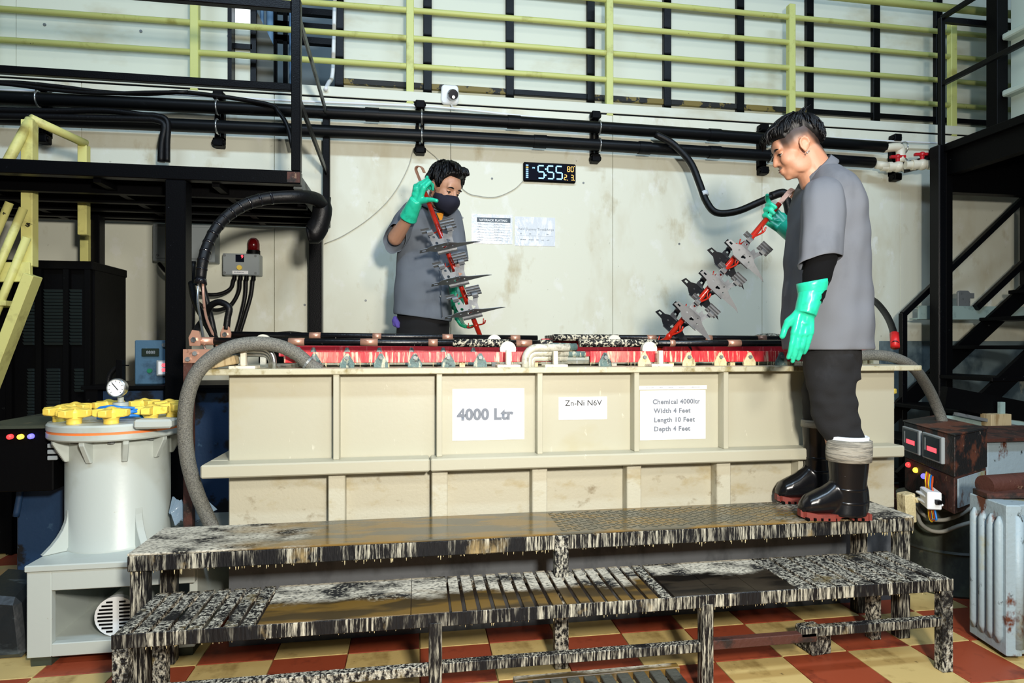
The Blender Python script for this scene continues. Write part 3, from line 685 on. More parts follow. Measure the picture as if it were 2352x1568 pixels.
# steel pipe bends
def bends(name, label, cs, Y, r, m, right=True, n=3, dz=.018):
    t = thing(name, label, 'pipe bends', (cs[0], Y, ZR))
    for k in range(n):
        o = k*r*1.7; sg = 1 if right else -1
        pts = [(cs[0]-sg*.14, Y+.02*k, ZR+.085-o*.8), (cs[0], Y+.02*k, ZR+.085-o*.8)]
        R = .055-o*.6
        for q in range(1, 7):
            an = math.pi/2*q/6; pts.append((cs[0]+sg*R*math.sin(an), Y+.02*k, ZR+.085-o*.8-R*(1-math.cos(an))))
        pts.append((cs[0]+sg*R, Y+.02*k, ZR-.01))
        MB().tube(pts, r, 12).build('pipe', m, t, smooth=True)
    return t
c = P(596, 820, YT-.005); bends('steel_pipe_bends', 'three bright steel pipe bends on the left end of the tank rim', (c.x,), YT-.0, .0105, M_steel)
c = P(1235, 815, YT+.0); bends('coated_pipe_bends', 'thick white crusted pipe bends at the middle of the tank rim', (c.x,), YT+.0, .0165, mat('white_crusted_pipe', srgb(206,204,190), .4, .2, [(srgb(130,124,100), (20,20,20), .54, .66)], .4, 60), right=False)
c = P(1300, 805, YT+.03)
tag(MB().tube([(c.x-.07,YT+.02,ZR+.088),(c.x+.05,YT+.05,ZR+.086)], .018, 12).tube([(c.x+.0,YT+.04,ZR+.055),(c.x+.09,YT+.04,ZR+.054)], .014, 10).build('wrapped_pipe_end', M_clip, smooth=True), 'green corroded pipe end beside the middle pipe bends', 'pipe')
# T-shaped white supports
for u, v0, lab in ((560, 800, 'white plastic post on a foot near the braided hose'), (1167, 804, 'ivory post standing on the middle of the tank rim'), (1275, 806, 'ivory post under the white pipe bends'), (1516, 805, 'ivory post under the end of the right rack')):
    x = P(u, 820, YT-.02).x; z = P(u, v0, YT-.02).z
    t = thing('rim_post', lab, 'post', (x, YT-.02, ZR), 'posts on the tank rim')
    MB().box(x-.010, x+.010, YT-.035, YT-.012, ZR+.012, z).build('upright', M_ins, t, bevel=.002)
    MB().box(x-.05, x+.05, YT-.05, YT+.03, ZR, ZR+.012).build('foot_plate', M_ins, t, bevel=.002)
p = P(512, 838, YT-.02)
tag(MB().obox((p.x,YT+.0,ZR+.028), (.048,0,.010), (0,.03,0), (-.004,0,.018)).build('wood_block', M_wood, bevel=.003), 'pale wood wedge lying on the left end of the tank rim', 'block')
# copper terminal plate at the left end
p = P(452, 818, YT+.15)
tp = thing('terminal_plate', 'bright copper terminal plate at the left end of the tank', 'terminal', (p.x, YT+.15, ZR-.02))
MB().box(p.x-.055, p.x+.12, YT+.15, YT+.16, p.z-.028, p.z+.030).build('plate', M_copper, tp, bevel=.001)
for dx, dz in ((-.033,-.012), (-.005,.012), (.09,-.01)): MB().cyl((p.x+dx,YT+.138,p.z+dz), (p.x+dx,YT+.152,p.z+dz), .010, n=6).build('bolt', M_dull, tp)
MB().box(p.x-.055, p.x-.02, YT+.155, YT+.19, .3, p.z).build('upright', M_rustp, tp)
# lugs on bar ends
for u, v, Y, lab in ((448,778,YF-.02,'large grey cable lug bolted to the front bar end'), (519,766,YRr-.02,'grey cable lug bolted to the rear bar end')):
    p = P(u, v, Y); t = thing('cable_lug', lab, 'cable lug', (p.x, Y, p.z-.04), 'cable lugs')
    MB().prism([(-.02,-.03),(.022,-.03),(.026,.0),(.016,.035),(-.01,.038),(-.024,.005)], (p.x,Y-.008,p.z), (1,0,0), (0,0,1), (0,.012,0)).build('lug', M_copper, t, bevel=.001)
    MB().cyl((p.x,Y-.02,p.z-.004), (p.x,Y,p.z-.004), .012, n=6).build('bolt', M_steel, t)
# cables rising from the left terminals
def cable(name, label, uvY, r, m=M_rubber, cat='cable', group=None, n=5):
    return tag(MB().tube([P(*q) for q in uvY], r, 10, n).build(name, m, smooth=True), label, cat, group)
G = 'cables at the left end of the tank'
cable('cable', 'thick black cable curving from the rear lug up and over', [(520,757,3.2),(523,730,3.2),(526,706,3.2),(505,694,3.22),(484,702,3.24),(470,730,3.26),(455,752,3.05),(449,770,2.83)], .016, group=G)
cable('cable', 'thick black cable running down steeply to the terminal plate', [(440,650,3.4),(448,690,3.3),(470,735,3.1),(492,775,2.9),(502,800,2.85)], .017, group=G)
cable('cable', 'black cable dropping straight behind the tank left end', [(462,640,3.6),(472,680,3.6),(485,730,3.6),(495,780,3.6)], .015, group=G)
cable('cable', 'black cable beside the black column, running straight down', [(443,600,3.7),(442,680,3.7),(440,790,3.7)], .016, group=G)
cable('bare_cable', 'bare silvery wire hanging from the taped hose, left one', [(456,648,3.15),(454,690,3.1),(460,730,3.0),(466,770,2.9),(470,800,2.8),(482,812,2.78)], .006, M_steel, group=G)
cable('bare_cable', 'bare silvery wire hanging from the taped hose, right one', [(466,648,3.15),(468,690,3.1),(474,730,3.0),(492,775,2.88),(500,800,2.8)], .006, M_copper, group=G)
# taped arching hose
hp = [(461,640,3.15),(466,600,3.16),(478,560,3.2),(500,520,3.24),(530,490,3.28),(570,467,3.32),(620,455,3.36),(680,452,3.4),(720,455,3.5),(738,470,3.6),(736,500,3.62),(722,528,3.62)]
ha = thing('taped_hose', 'black taped cable bundle arching out from under the left platform', 'hose', P(461,640,3.15))
pts = smooth_path([P(*q) for q in hp], 6); m_ = len(pts)
MB().tube(pts, [.024+.022*(i/(m_-1))**1.6 for i in range(m_)], 14).build('bundle', M_rubber, ha, smooth=True)
for k in range(3, m_-30, 3):
    r = .024+.022*(k/(m_-1))**1.6+.002
    MB().tube([pts[k], (pts[k]*.35+pts[k+1]*.65)], r, 14).build('tape_turn', M_tape, ha, smooth=True)
MB().tube([P(461,640,3.15), P(460,652,3.14)], [.026,.030], 12).build('taped_end', M_tape, ha, smooth=True)
MB().tube([P(742,452,3.62), P(738,500,3.62), P(722,535,3.62), P(708,540,3.62)], [.045,.055,.06,.05], 14, 4).build('loop_end', M_rubber, ha, smooth=True)
# grey braided hoses
bh = thing('braided_hose', 'grey braided hose arching over the left end of the tank', 'hose', P(490,1200,2.62))
MB().tube([P(735,852,YT+.03), P(712,838,YT+.02), P(680,812,YT+.0), P(640,794,YT-.03), P(590,788,YT-.06), P(535,796,YT-.08), P(485,822,YT-.09), P(450,860,YT-.09), P(430,915,YT-.08), P(425,985,YT-.06), P(432,1060,YT-.04), P(452,1130,YT-.01), P(478,1190,YT+.02), P(500,1240,YT+.03)], .0275, 16, 6).build('hose', M_hose, bh, smooth=True)
for q, q2 in (((676,809),(680,812)), ((705,832),(709,835))):
    MB().tube([P(q[0],q[1],YT+.01), P(q2[0],q2[1],YT+.01)], .0295, 14).build('hose_clamp', M_dull, bh)
br = thing('braided_hose', 'grey braided hose leaving the right end of the tank', 'hose', P(2170,975,2.9))
MB().tube([P(1905,832,YT+.1), P(1950,820,YT+.1), P(2000,815,YT+.1), P(2050,820,YT+.1), P(2095,842,YT+.12), P(2125,880,YT+.2), P(2148,925,YT+.25), P(2166,975,YT+.25), P(2180,1060,YT+.2)], .026, 16, 6).build('hose', M_hose, br, smooth=True)
cable('cable', 'black cable arching down to a red taped lug at the tank right end', [(1985,680,4.2),(2010,692,4.0),(2035,722,3.8),(2050,755,3.6),(2056,790,3.4)], .022, group='cables at the right end of the tank')
tag(MB().tube([P(2054,766,3.45), P(2056,797,3.4)], .026, 12).build('cable_tape', M_redt, smooth=True), 'red tape around the cable end right of the tank', 'tape')
cable('cable', 'thin black cable beside the young man, dropping behind the tank', [(1980,675,4.2),(1988,720,4.0),(1998,790,3.6)], .016, group='cables at the right end of the tank')
# ================================================================== upper bench
def bench_mat(name, x0, x1, edge=.30, axis=0, wa=srgb(84,82,70), wb=srgb(118,94,50), wr=.16, jm=.9):
    m = bpy.data.materials.new(name); m.use_nodes = True; N = m.node_tree.nodes; L = m.node_tree.links; b = N['Principled BSDF']
    tc = N.new('ShaderNodeTexCoord')
    def nz(sc, det=5):
        mp = N.new('ShaderNodeMapping'); mp.inputs['Scale'].default_value = sc; L.new(tc.outputs['Object'], mp.inputs[0])
        n = N.new('ShaderNodeTexNoise'); n.inputs['Scale'].default_value = 1; n.inputs['Detail'].default_value = det; L.new(mp.outputs[0], n.inputs[0]); return n.outputs[0]
    def rng(i, a, c_):
        r = N.new('ShaderNodeMapRange'); r.inputs[1].default_value = a; r.inputs[2].default_value = c_; L.new(i, r.inputs[0]); return r.outputs[0]
    def mixc(f, a, c_):
        x = N.new('ShaderNodeMix'); x.data_type = 'RGBA'; L.new(f, x.inputs['Factor'])
        for s_, q in ((6, a), (7, c_)):
            if isinstance(q, tuple): x.inputs[s_].default_value = (*q, 1)
            else: L.new(q, x.inputs[s_])
        return x.outputs[2]
    crust = mixc(rng(nz((7,11,11)), .60, .48), mixc(rng(nz((80,120,120)), .52, .62), (.006,.006,.006), srgb(150,146,130)), mixc(rng(nz((70,110,110)), .30, .52), (.03,.03,.025), srgb(190,185,168)))
    wet = mixc(rng(nz((4,14,14)), .44, .56), wa, wb)
    sx = N.new('ShaderNodeSeparateXYZ'); L.new(tc.outputs['Object'], sx.inputs[0])
    def math_(op, a, c_):
        k = N.new('ShaderNodeMath'); k.operation = op
        for i, q in enumerate((a, c_)):
            if isinstance(q, (int, float)): k.inputs[i].default_value = q
            else: L.new(q, k.inputs[i])
        return k.outputs[0]
    jit = math_('MULTIPLY', math_('SUBTRACT', nz((5,9,5)), .5), jm)
    xj = math_('ADD', sx.outputs[axis], jit)
    mask = math_('MULTIPLY', rng(xj, x0-edge/2, x0+edge/2), rng(xj, x1+edge/2, x1-edge/2))
    L.new(mixc(mask, crust, wet), b.inputs['Base Color'])
    r = N.new('ShaderNodeMix'); L.new(mask, r.inputs['Factor']); r.inputs[2].default_value = .85; r.inputs[3].default_value = wr; L.new(r.outputs[0], b.inputs['Roughness'])
    bp = N.new('ShaderNodeBump'); bp.inputs['Distance'].default_value = .006
    inv = math_('MULTIPLY', math_('SUBTRACT', 1.0, mask), .6); L.new(math_('ADD', inv, .04), bp.inputs['Strength']); L.new(nz((70,70,70), 3), bp.inputs['Height']); L.new(bp.outputs[0], b.inputs['Normal'])
    return m
BX0, BX1, BY0, BY1, BZ = -.968, 2.03, 2.232, 2.535, .509
bench = thing('step_bench', 'black steel upper standing bench with wet crusted top before the tank', 'bench', ((BX0+BX1)/2, BY0, 0))
MB().box(BX0, BX1, BY0, BY1, BZ-.008, BZ).build('top_plate', bench_mat('wet_crusted_plate', -1.05, 1.1), bench, bevel=.002)
MB().box(BX0, BX1, BY0, BY0+.03, BZ-.062, BZ-.008).build('front_beam', M_drip, bench, bevel=.003)
MB().box(BX0, BX1, BY1-.03, BY1, BZ-.062, BZ-.008).build('rear_beam', M_crust, bench, bevel=.003)
MB().box(BX0, BX0+.03, BY0+.03, BY1-.03, BZ-.062, BZ-.008).build('side_beam', M_crust, bench, bevel=.003)
MB().box(BX1-.03, BX1, BY0+.03, BY1-.03, BZ-.062, BZ-.008).build('side_beam', M_crust, bench, bevel=.003)
xm = P(1290, 1300, BY0).x
for x, y in ((BX0+.03,BY0+.03), (xm,BY0+.005), (BX1-.035,BY0+.03), (BX0+.03,BY1-.03), (BX1-.035,BY1-.03)):
    MB().box(x-.026, x+.026, y-.02 if x != xm else y-.011, y+.03, 0, BZ-.062 if x != xm else BZ-.010).build('leg', M_drip if x != xm else M_crust, bench, bevel=.003)
rr = random.Random(5)
d = MB()
for _ in range(150):
    x = BX0+(BX1-BX0)*rr.random(); l = .004+.014*rr.random()**2; y = BY0+.004+.012*rr.random()
    d.cyl((x,y,BZ-.061), (x,y,BZ-.062-l), .0022, .0007, 5)
d.build('hanging_drips', M_clipw, bench, kind='stuff')
# raised lozenges of the tread plate
lz = MB(); xa, xb = P(1300,1200,BY0).x, P(1960,1180,BY0).x
k = 0; x = xa
while x < xb:
    for j in range(10):
        y = BY0+.03+j*.027+(.0135 if k % 2 else 0)
        if y > BY1-.02: continue
        a = math.radians(35 if (k+j) % 2 else -35); dx, dy = math.cos(a), math.sin(a)
        lz.obox((x,y,BZ+.0006), (dx*.011,dy*.011,0), (-dy*.0028,dx*.0028,0), (0,0,.0011))
    x += .026; k += 1
lz.build('tread_lozenges', mat('wet_tread_steel', srgb(96,96,84), .25, .3), bench, kind='stuff')

# ================================================================== lower slatted step
SX0, SX1, SY0, SY1, SZ = -.905, 1.97, 1.985, 2.30, .3465
step = thing('slatted_step', 'black steel lower step with crusted slats and drips', 'step', ((SX0+SX1)/2, SY0, 0))
M_ochre = bench_mat('ochre_front_stain', -1, .15, .05, 1, srgb(104,80,34), srgb(60,48,26), .4, .22)
M_darkp = bench_mat('dark_front_stain', -1, .17, .05, 1, srgb(46,40,32), srgb(14,12,10), .32, .34)
def xs_at(u): return PZ(u, 1395, SZ).x
zones = []
for u0, u1, n in ((282,612,8), (1034,1575,16), (1900,2168,8)):
    xa, xb = xs_at(u0) if u0 != 282 else SX0+.002, xs_at(u1) if u1 != 2168 else SX1-.002
    pit = (xb-xa)/n
    for k in range(n):
        o = MB().box(xa+k*pit+.004, xa+(k+1)*pit-.009, SY0+.004, SY1, SZ-.008, SZ+.001*math.sin(k*2.1)).build('slat', M_ochre if u0 == 1034 and k < 15 else M_crust, step, bevel=.001)
xa, xb, xc, xd = xs_at(612), xs_at(1034), xs_at(1575), xs_at(1900)
xm2 = xs_at(944)
MB().box(xa+.002, xm2-.001, SY0+.004, SY1, SZ-.008, SZ+.001).build('plank', M_ochre, step, bevel=.001)
MB().box(xm2+.001, xb-.004, SY0+.004, SY1, SZ-.008, SZ+.001).build('plank', M_ochre, step, bevel=.001)
for k in range(3): MB().box(xc+(xd-xc)*k/3+.001, xc+(xd-xc)*(k+1)/3-.001, SY0+.004, SY1, SZ-.008, SZ+.0005).build('plank', M_darkp, step, bevel=.001)
MB().box(SX0, SX1, SY0, SY0+.004, SZ-.044, SZ).box(SX0, SX1, SY0+.004, SY0+.03, SZ-.044, SZ-.009).build('front_beam', M_drip, step, bevel=.002)
MB().box(SX0, SX1, SY1-.03, SY1, SZ-.044, SZ-.009).build('rear_beam', M_crust, step, bevel=.002)
MB().box(SX0, SX0+.03, SY0+.03, SY1-.03, SZ-.044, SZ-.009).build('side_beam', M_crust, step)
MB().box(SX1-.03, SX1, SY0+.03, SY1-.03, SZ-.044, SZ-.009).build('side_beam', M_crust, step)
for u in (1000, 1625):
    x = P(u, 1450, SY0).x; MB().box(x-.021, x+.021, SY0-.004, SY0+.034, 0, SZ-.030).build('leg', M_drip, step, bevel=.002)
for x in (SX0+.024, SX1-.024): MB().box(x-.022, x+.022, SY0, SY0+.04, 0, SZ-.044).build('leg', M_crust, step, bevel=.002)
for x in (SX0+.03, SX1-.10): MB().box(x-.022, x+.022, SY1-.05, SY1-.01, 0, SZ-.044).build('leg', M_crust, step, bevel=.002)
x1_, x2_ = P(1000,1500,SY0).x, P(1625,1470,SY0).x
for (xa, xb, dz, m) in ((SX0+.04, x1_-.02, -.005, M_crust), (x1_+.02, x2_-.02, .0, M_drip), (x2_+.02, x2_+.42, .004, M_rustp), (x2_+.36, SX1-.04, .022, M_drip)):
    MB().box(xa, xb, SY0+.004, SY0+.034, .148+dz, .180+dz).build('lower_rail', m, step, bevel=.002)
d = MB()
for _ in range(170):
    x = SX0+(SX1-SX0)*rr.random(); l = .003+.010*rr.random()**2; d.cyl((x,SY0+.01,SZ-.043), (x,SY0+.01,SZ-.044-l), .002, .0006, 5)
d.build('hanging_drips', M_clipw, step, kind='stuff')
# small slatted stool in front
st = thing('low_stool', 'low slatted footstool at the bottom edge before the lower step', 'stool', (.56, 1.72, 0))
a, b = PZ(1172, 1532, .19), PZ(1560, 1530, .19)
y1 = 1.86; y0 = 1.56
MB().box(a.x, b.x+.0, y1-.03, y1, .165, .192).build('rear_beam', M_ochre, st, bevel=.002)
MB().box(a.x, b.x+.0, y0, y0+.03, .165, .192).build('front_beam', M_ochre, st, bevel=.002)
n = 10; pit = (b.x-a.x)/n
for k in range(n):
    MB().box(a.x+k*pit+.003, a.x+(k+1)*pit-.013, y0+.03, y1-.03, .170, .190).build('slat', mat('grey_worn_slat', srgb(64,66,60), .5, 0, [(srgb(26,26,22), (8,8,8), .5, .6), (srgb(110,106,80), (20,20,20), .6, .7)], .3, 60), st, bevel=.002)
for x in (a.x+.03, b.x-.03):
    for y in (y0+.02, y1-.02): MB().box(x-.02, x+.02, y-.02, y+.02, 0, .166).build('leg', M_crust, st)
# loose brick under the step
q = PZ(1905, 1520, 0)
tag(MB().obox((q.x,2.22,.045), (.045,.004,0), (-.005,.05,0), (0,0,.045)).build('concrete_block', M_crust, bevel=.006), 'small dark concrete block on the tiles under the right of the step', 'block')
# ================================================================== left steel platform
YPF, YPB = 3.52, 4.66
pf = thing('steel_platform', 'black painted steel platform with guard rail at the upper left', 'platform', (-2.0, 4.1, 0))
XP = -.64
MB().box(-3.9, XP, YPF, YPF+.06, 2.108, 2.182).build('front_beam', M_black, pf, bevel=.004)
MB().box(XP-.07, XP-.002, YPF-.003, YPF, 2.116, 2.174).build('beam_end_plate', M_rustp, pf)
MB().box(XP-.05, XP, YPF+.06, YPB, 2.095, 2.165).build('side_beam', mat('grey_worn_steel', srgb(92,98,98), .5, .2, [(srgb(24,26,28), (10,10,10), .5, .6)]), pf, bevel=.003)
MB().box(-3.9, XP, YPB, YPB+.05, 2.095, 2.165).build('rear_beam', M_blackm, pf)
MB().box(-3.9, XP-.05, YPF+.06, YPB, 2.150, 2.166).build('deck', M_blackm, pf)
for y in (3.78, 4.02, 4.26, 4.48): MB().box(-3.9, XP-.05, y-.02, y+.02, 2.075, 2.15).build('joist', M_blackm, pf)
for x in (-1.1, -1.7, -2.4): MB().box(x-.02, x+.02, YPF+.06, YPB, 2.09, 2.149).build('cross_joist', M_blackm, pf)
xc = P(407, 700, YPF+.03).x
MB().box(xc-.052, xc+.052, YPF, YPF+.1, 0, 2.108).build('column', M_black, pf, bevel=.006)
xc = P(726, 650, YPB).x; MB().box(xc-.045, xc+.045, YPB-.04, YPB+.05, 0, 2.095).build('column', M_black, pf, bevel=.005)
xc = P(222, 700, 4.45).x; MB().box(xc-.045, xc+.03, 4.42, 4.5, 0, 2.095).build('column', M_black, pf, bevel=.005)
MB().box(XP-.05, XP+.0, YPF, YPF+.05, 2.182, 3.14).build('rail_post', M_black, pf, bevel=.004)
MB().box(XP-.05, XP, YPB, YPB+.045, 2.165, 2.95).build('rail_post', M_black, pf, bevel=.004)
MB().box(-3.9, XP-.05, YPF+.003, YPF+.045, 3.075, 3.125).build('top_rail', M_black, pf, bevel=.004)
MB().box(-3.9, XP-.05, YPF+.008, YPF+.04, 2.628, 2.668).build('middle_rail', M_black, pf, bevel=.003)
gm = MATS['grey_worn_steel']
MB().beam((XP-.022,YPF+.05,3.08), (XP-.022,YPB,2.93), .012, .05).build('side_top_rail', gm, pf)
MB().beam((XP-.025,YPF+.05,2.62), (XP-.025,YPB,2.50), .014, .045).build('side_middle_rail', M_black, pf)

# ================================================================== wall boxes under the platform
a, b = P(356, 515, 4.7), P(497, 604, 4.7)
jb = thing('junction_box', 'large pale grey junction box on the wall under the platform', 'electrical box', ((a.x+b.x)/2, 4.7, b.z))
MB().box(a.x, b.x, 4.66, YW, b.z, a.z).build('case', M_panelgrey, jb, bevel=.006)
MB().box(a.x+.02, b.x-.02, 4.645, 4.66, b.z+.02, a.z-.02).build('lid', M_panelgrey, jb, bevel=.004)
for dx, dz in ((.04,.04), (b.x-a.x-.04,.04)): MB().cyl((a.x+dx,4.638,b.z+dz), (a.x+dx,4.648,b.z+dz), .009, n=10).build('screw', M_dull, jb)
a, b = P(513, 582, 4.7), P(597, 633, 4.7)
al = thing('alarm_box', 'grey alarm box with red display and knob on the wall', 'electrical box', ((a.x+b.x)/2, 4.7, b.z))
MB().box(a.x, b.x, 4.68, YW, b.z, a.z).build('case', M_panelgrey, al, bevel=.006)
fy = 4.679; W = b.x-a.x; Hh = a.z-b.z
MB().box(a.x+.36*W, a.x+.59*W, fy-.004, fy, b.z+.60*Hh, b.z+.94*Hh).build('display', M_glassb, al)
text_mesh('9', 'red_digit', M_led, al, (a.x+.505*W, fy-.0045, b.z+.78*Hh), (1,0,0), (0,0,1), .034, .001)
MB().cyl((a.x+.47*W,fy-.015,b.z+.34*Hh), (a.x+.47*W,fy,b.z+.34*Hh), .018, n=16).build('knob', M_knob, al, smooth=True, auto=40)
MB().box(a.x+.27*W, a.x+.70*W, fy-.002, fy, b.z+.05*Hh, b.z+.20*Hh).build('label_strip', M_paper, al)
for fx in (.06, .9):
    for fz in (.10, .90): MB().cyl((a.x+fx*W,fy-.004,b.z+fz*Hh), (a.x+fx*W,fy,b.z+fz*Hh), .009, n=10).build('screw', M_dull, al)
marks('fine_print', M_printl, al, (a.x+.32*W, fy-.002, b.z+.105*Hh), .33*W, .008, 1, 12)
for u in (537, 551, 565, 581): q = P(u, 637, 4.7); MB().cyl((q.x,4.72,q.z-.02), (q.x,4.72,b.z+.002), .014, n=10).build('cable_gland', M_blackm, al)
q = P(580, 580, 4.70)
bc = thing('beacon_lamp', 'dark red warning beacon standing on the alarm box', 'lamp', (q.x, 4.73, a.z))
MB().cyl((q.x,4.73,a.z), (q.x,4.73,a.z+.03), .046, n=20).build('base', M_blackm, bc, smooth=True, auto=40)
MB().revolve((q.x,4.73,a.z+.03), [(.042,0),(.042,.05),(.036,.075),(.02,.092),(.001,.096)], 20).build('dome', M_beacon, bc, smooth=True)
G = 'cables under the alarm box'
cable('cable', 'black cable leaving the alarm box, first one curving left', [(537,640,4.72),(530,662,4.7),(505,675,4.66),(470,676,4.6),(444,668,4.5)], .014, group=G)
cable('cable', 'black cable leaving the alarm box, second one curving left', [(551,640,4.72),(548,670,4.7),(530,700,4.66),(500,712,4.6),(470,706,4.5),(448,690,4.4)], .014, group=G)
cable('cable', 'black cable leaving the alarm box, third one running down', [(565,640,4.72),(563,680,4.72),(552,730,4.72),(540,775,4.72),(530,850,4.72)], .014, group=G)
cable('cable', 'black cable leaving the alarm box, rightmost one running down', [(581,640,4.72),(576,680,4.72),(560,735,4.70),(549,775,4.70),(540,850,4.70)], .014, group=G)
cable('cable', 'black cable curving from the large junction box behind the column', [(365,605,4.68),(380,622,4.66),(400,640,4.64),(420,700,4.6)], .014, group=G)
# ================================================================== blue instrument box
YI = 3.75
a, b = P(309, 781, YI), P(392, 882, YI)
ib = thing('instrument_box', 'weathered blue instrument box with two displays on a dark shelf', 'control box', ((a.x+b.x)/2, YI, b.z))
MB().box(a.x, b.x, YI, YI+.25, b.z, a.z).build('case', M_bluebox, ib, bevel=.005)
def pxbox(u0, v0, u1, v1, Y, th, name, m, par, **k):
    a_, b_ = P(u0, v0, Y), P(u1, v1, Y); return MB().box(a_.x, b_.x, Y-th, Y, b_.z, a_.z).build(name, m, par, **k)
pxbox(327, 800, 366, 818, YI, .012, 'small_display', mat('dark_green_bezel', srgb(28,40,32), .4), ib, bevel=.002)
q = P(346, 812, YI-.0135); text_mesh('8888', 'display_digits', M_printl, ib, (q.x, YI-.0125, q.z), (1,0,0), (0,0,1), .024, 0, 'CENTER')
pxbox(361, 827, 392, 862, YI, .012, 'red_display_bezel', M_panelgrey, ib, bevel=.002)
pxbox(364, 830, 392, 859, YI-.012, .002, 'red_display', M_paper, ib)
for v_, s_ in ((842, '03.'), (853, '000')):
    q = P(371, v_, YI-.0155); text_mesh(s_, 'red_digits', M_led, ib, (q.x, YI-.0145, q.z), (1,0,0), (0,0,1), .026, .0008)
q = P(345, 851, YI); MB().cyl((q.x,YI-.012,q.z), (q.x,YI,q.z), .013, n=16).build('green_button', mat('green_button', srgb(40,120,84), .3), ib, smooth=True, auto=40)
q = P(378, 792, YI); MB().cyl((q.x,YI-.010,q.z), (q.x,YI,q.z), .012, n=16).build('screw', M_dull, ib)
sh = thing('dark_shelf', 'dark shelf with blue front under the instrument box', 'shelf', (a.x, YI, 0))
MB().box(a.x-.22, -.86, YI-.12, YI+.4, b.z-.02, b.z).build('shelf_board', M_blackm, sh, bevel=.002)
MB().box(a.x-.20, -.86, YI-.05, YI+.4, .06, b.z-.02).build('blue_front', M_bluedark, sh, bevel=.004)
MB().box(a.x-.20, a.x-.14, YI-.11, YI-.05, 0, b.z-.02).build('leg', M_blackm, sh)
MB().box(-.95, -.89, YI-.11, YI-.05, 0, b.z-.02).build('leg', M_blackm, sh)
# bent black tap behind the gauge
q = [P(248,885,3.68), P(250,865,3.68), P(260,850,3.68), P(272,842,3.68)]
tg = thing('black_tap', 'bent black hose tap rising behind the pressure gauge', 'tap', P(248,885,3.68))
MB().tube([P(249,893,3.68)]+q, .014, 10, 4).build('hose', M_rubber, tg, smooth=True)
c = P(276, 845, 3.66); MB().box(c.x-.016, c.x+.016, 3.645, 3.68, c.z-.09, c.z+.045).cyl((c.x,3.66,c.z+.016), (c.x+.045,3.66,c.z+.014), .004, n=8).build('spout', M_blackm, tg, bevel=.003)
# ================================================================== dark louvred cabinet
YC = 3.95
x0, x1 = P(-160, 700, YC).x, P(212, 700, YC).x
cb = thing('louvre_cabinet', 'black steel cabinet with ribbed louvre panels in the dark left corner', 'cabinet', ((x0+x1)/2, YC, 0))
zt_ = P(150, 618, YC).z
MB().box(x0, x1, YC+.03, YC+.42, 0, zt_).build('case', M_blackm, cb)
MB().box(x0, x1, YC, YC+.44, zt_, zt_+.05).build('top', M_blackm, cb, bevel=.004)
M_louv = mat('dim_grey_louvre', srgb(40,52,54), .5)
for (u0, v0, u1, v1) in ((98,662,148,792), (155,662,182,792), (50,690,72,792), (60,845,72,958), (104,845,132,958), (168,845,186,900)):
    a_, b_ = P(u0, v0, YC), P(u1, v1, YC); mb = MB(); n = max(6, int((a_.z-b_.z)/.019)); h = (a_.z-b_.z)/n
    for k in range(n):
        z = b_.z+k*h; mb.hexa([(a_.x,YC+.02,z),(b_.x,YC+.02,z),(b_.x,YC+.035,z),(a_.x,YC+.035,z),(a_.x,YC+.004,z+h*.75),(b_.x,YC+.004,z+h*.75),(b_.x,YC+.035,z+h*.8),(a_.x,YC+.035,z+h*.8)])
    mb.build('louvre_panel', M_louv, cb)
for u in (20, 88, 151, 200):
    x = P(u, 700, YC).x; MB().box(x-.015, x+.015, YC, YC+.03, 0, zt_).build('upright', M_blackm, cb)
# ================================================================== yellow ladder stair
YS = 3.85
ys = thing('yellow_stair', 'pale yellow painted steep stair with tube handrails at the left edge', 'stair', (-2.3, YS, 0))
def yb(q0, q1, w, h, name, Y0=YS, Y1=YS): MB().beam(P(*q0, Y0), P(*q1, Y1), w, h).build(name, M_yel2, ys, bevel=.003)
xpp = P(68, 560, YS).x
MB().box(xpp-.03, xpp+.03, YS-.03, YS+.03, P(68,612,YS).z, P(68,278,YS).z).build('post', M_yel2, ys, bevel=.003)
yb((76,632), (-70,1010), .09, .055, 'stringer', YS-.05, YS-.05)
yb((72,625), (-150,625), .03, .11, 'landing_edge', YS-.03, YS-.03)
MB().tube([P(54,478,YS-.08), P(-60,745,YS-.08)], .021, 10).build('handrail', M_yel2, ys, smooth=True)
MB().tube([P(62,545,YS-.05), P(-40,795,YS-.05)], .021, 10).build('handrail', M_yel2, ys, smooth=True)
MB().tube([P(22,465,YS+.02), P(-60,655,YS+.02)], .021, 10).build('handrail', M_yel2, ys, smooth=True)
MB().tube([P(70,275,YS), P(10,385,YS-.12)], .026, 10).build('handrail', M_yel2, ys, smooth=True)
MB().tube([P(70,272,YS), P(197,330,YS+.3)], .026, 10).build('top_handrail', M_yel2, ys, smooth=True)
q = P(192, 333, YS+.3); MB().box(q.x-.026, q.x+.026, YS+.28, YS+.33, 1.9, q.z).build('post', M_yel2, ys, bevel=.003)
q = P(194, 560, 4.4); MB().box(q.x-.02, q.x+.03, 4.38, 4.42, P(194,612,4.4).z-.3, 2.05).build('post', M_yel2, ys, bevel=.003)
for v_, u_ in ((698,34), (770,8)): yb((u_,v_), (u_-120,v_+2), .16, .03, 'tread')
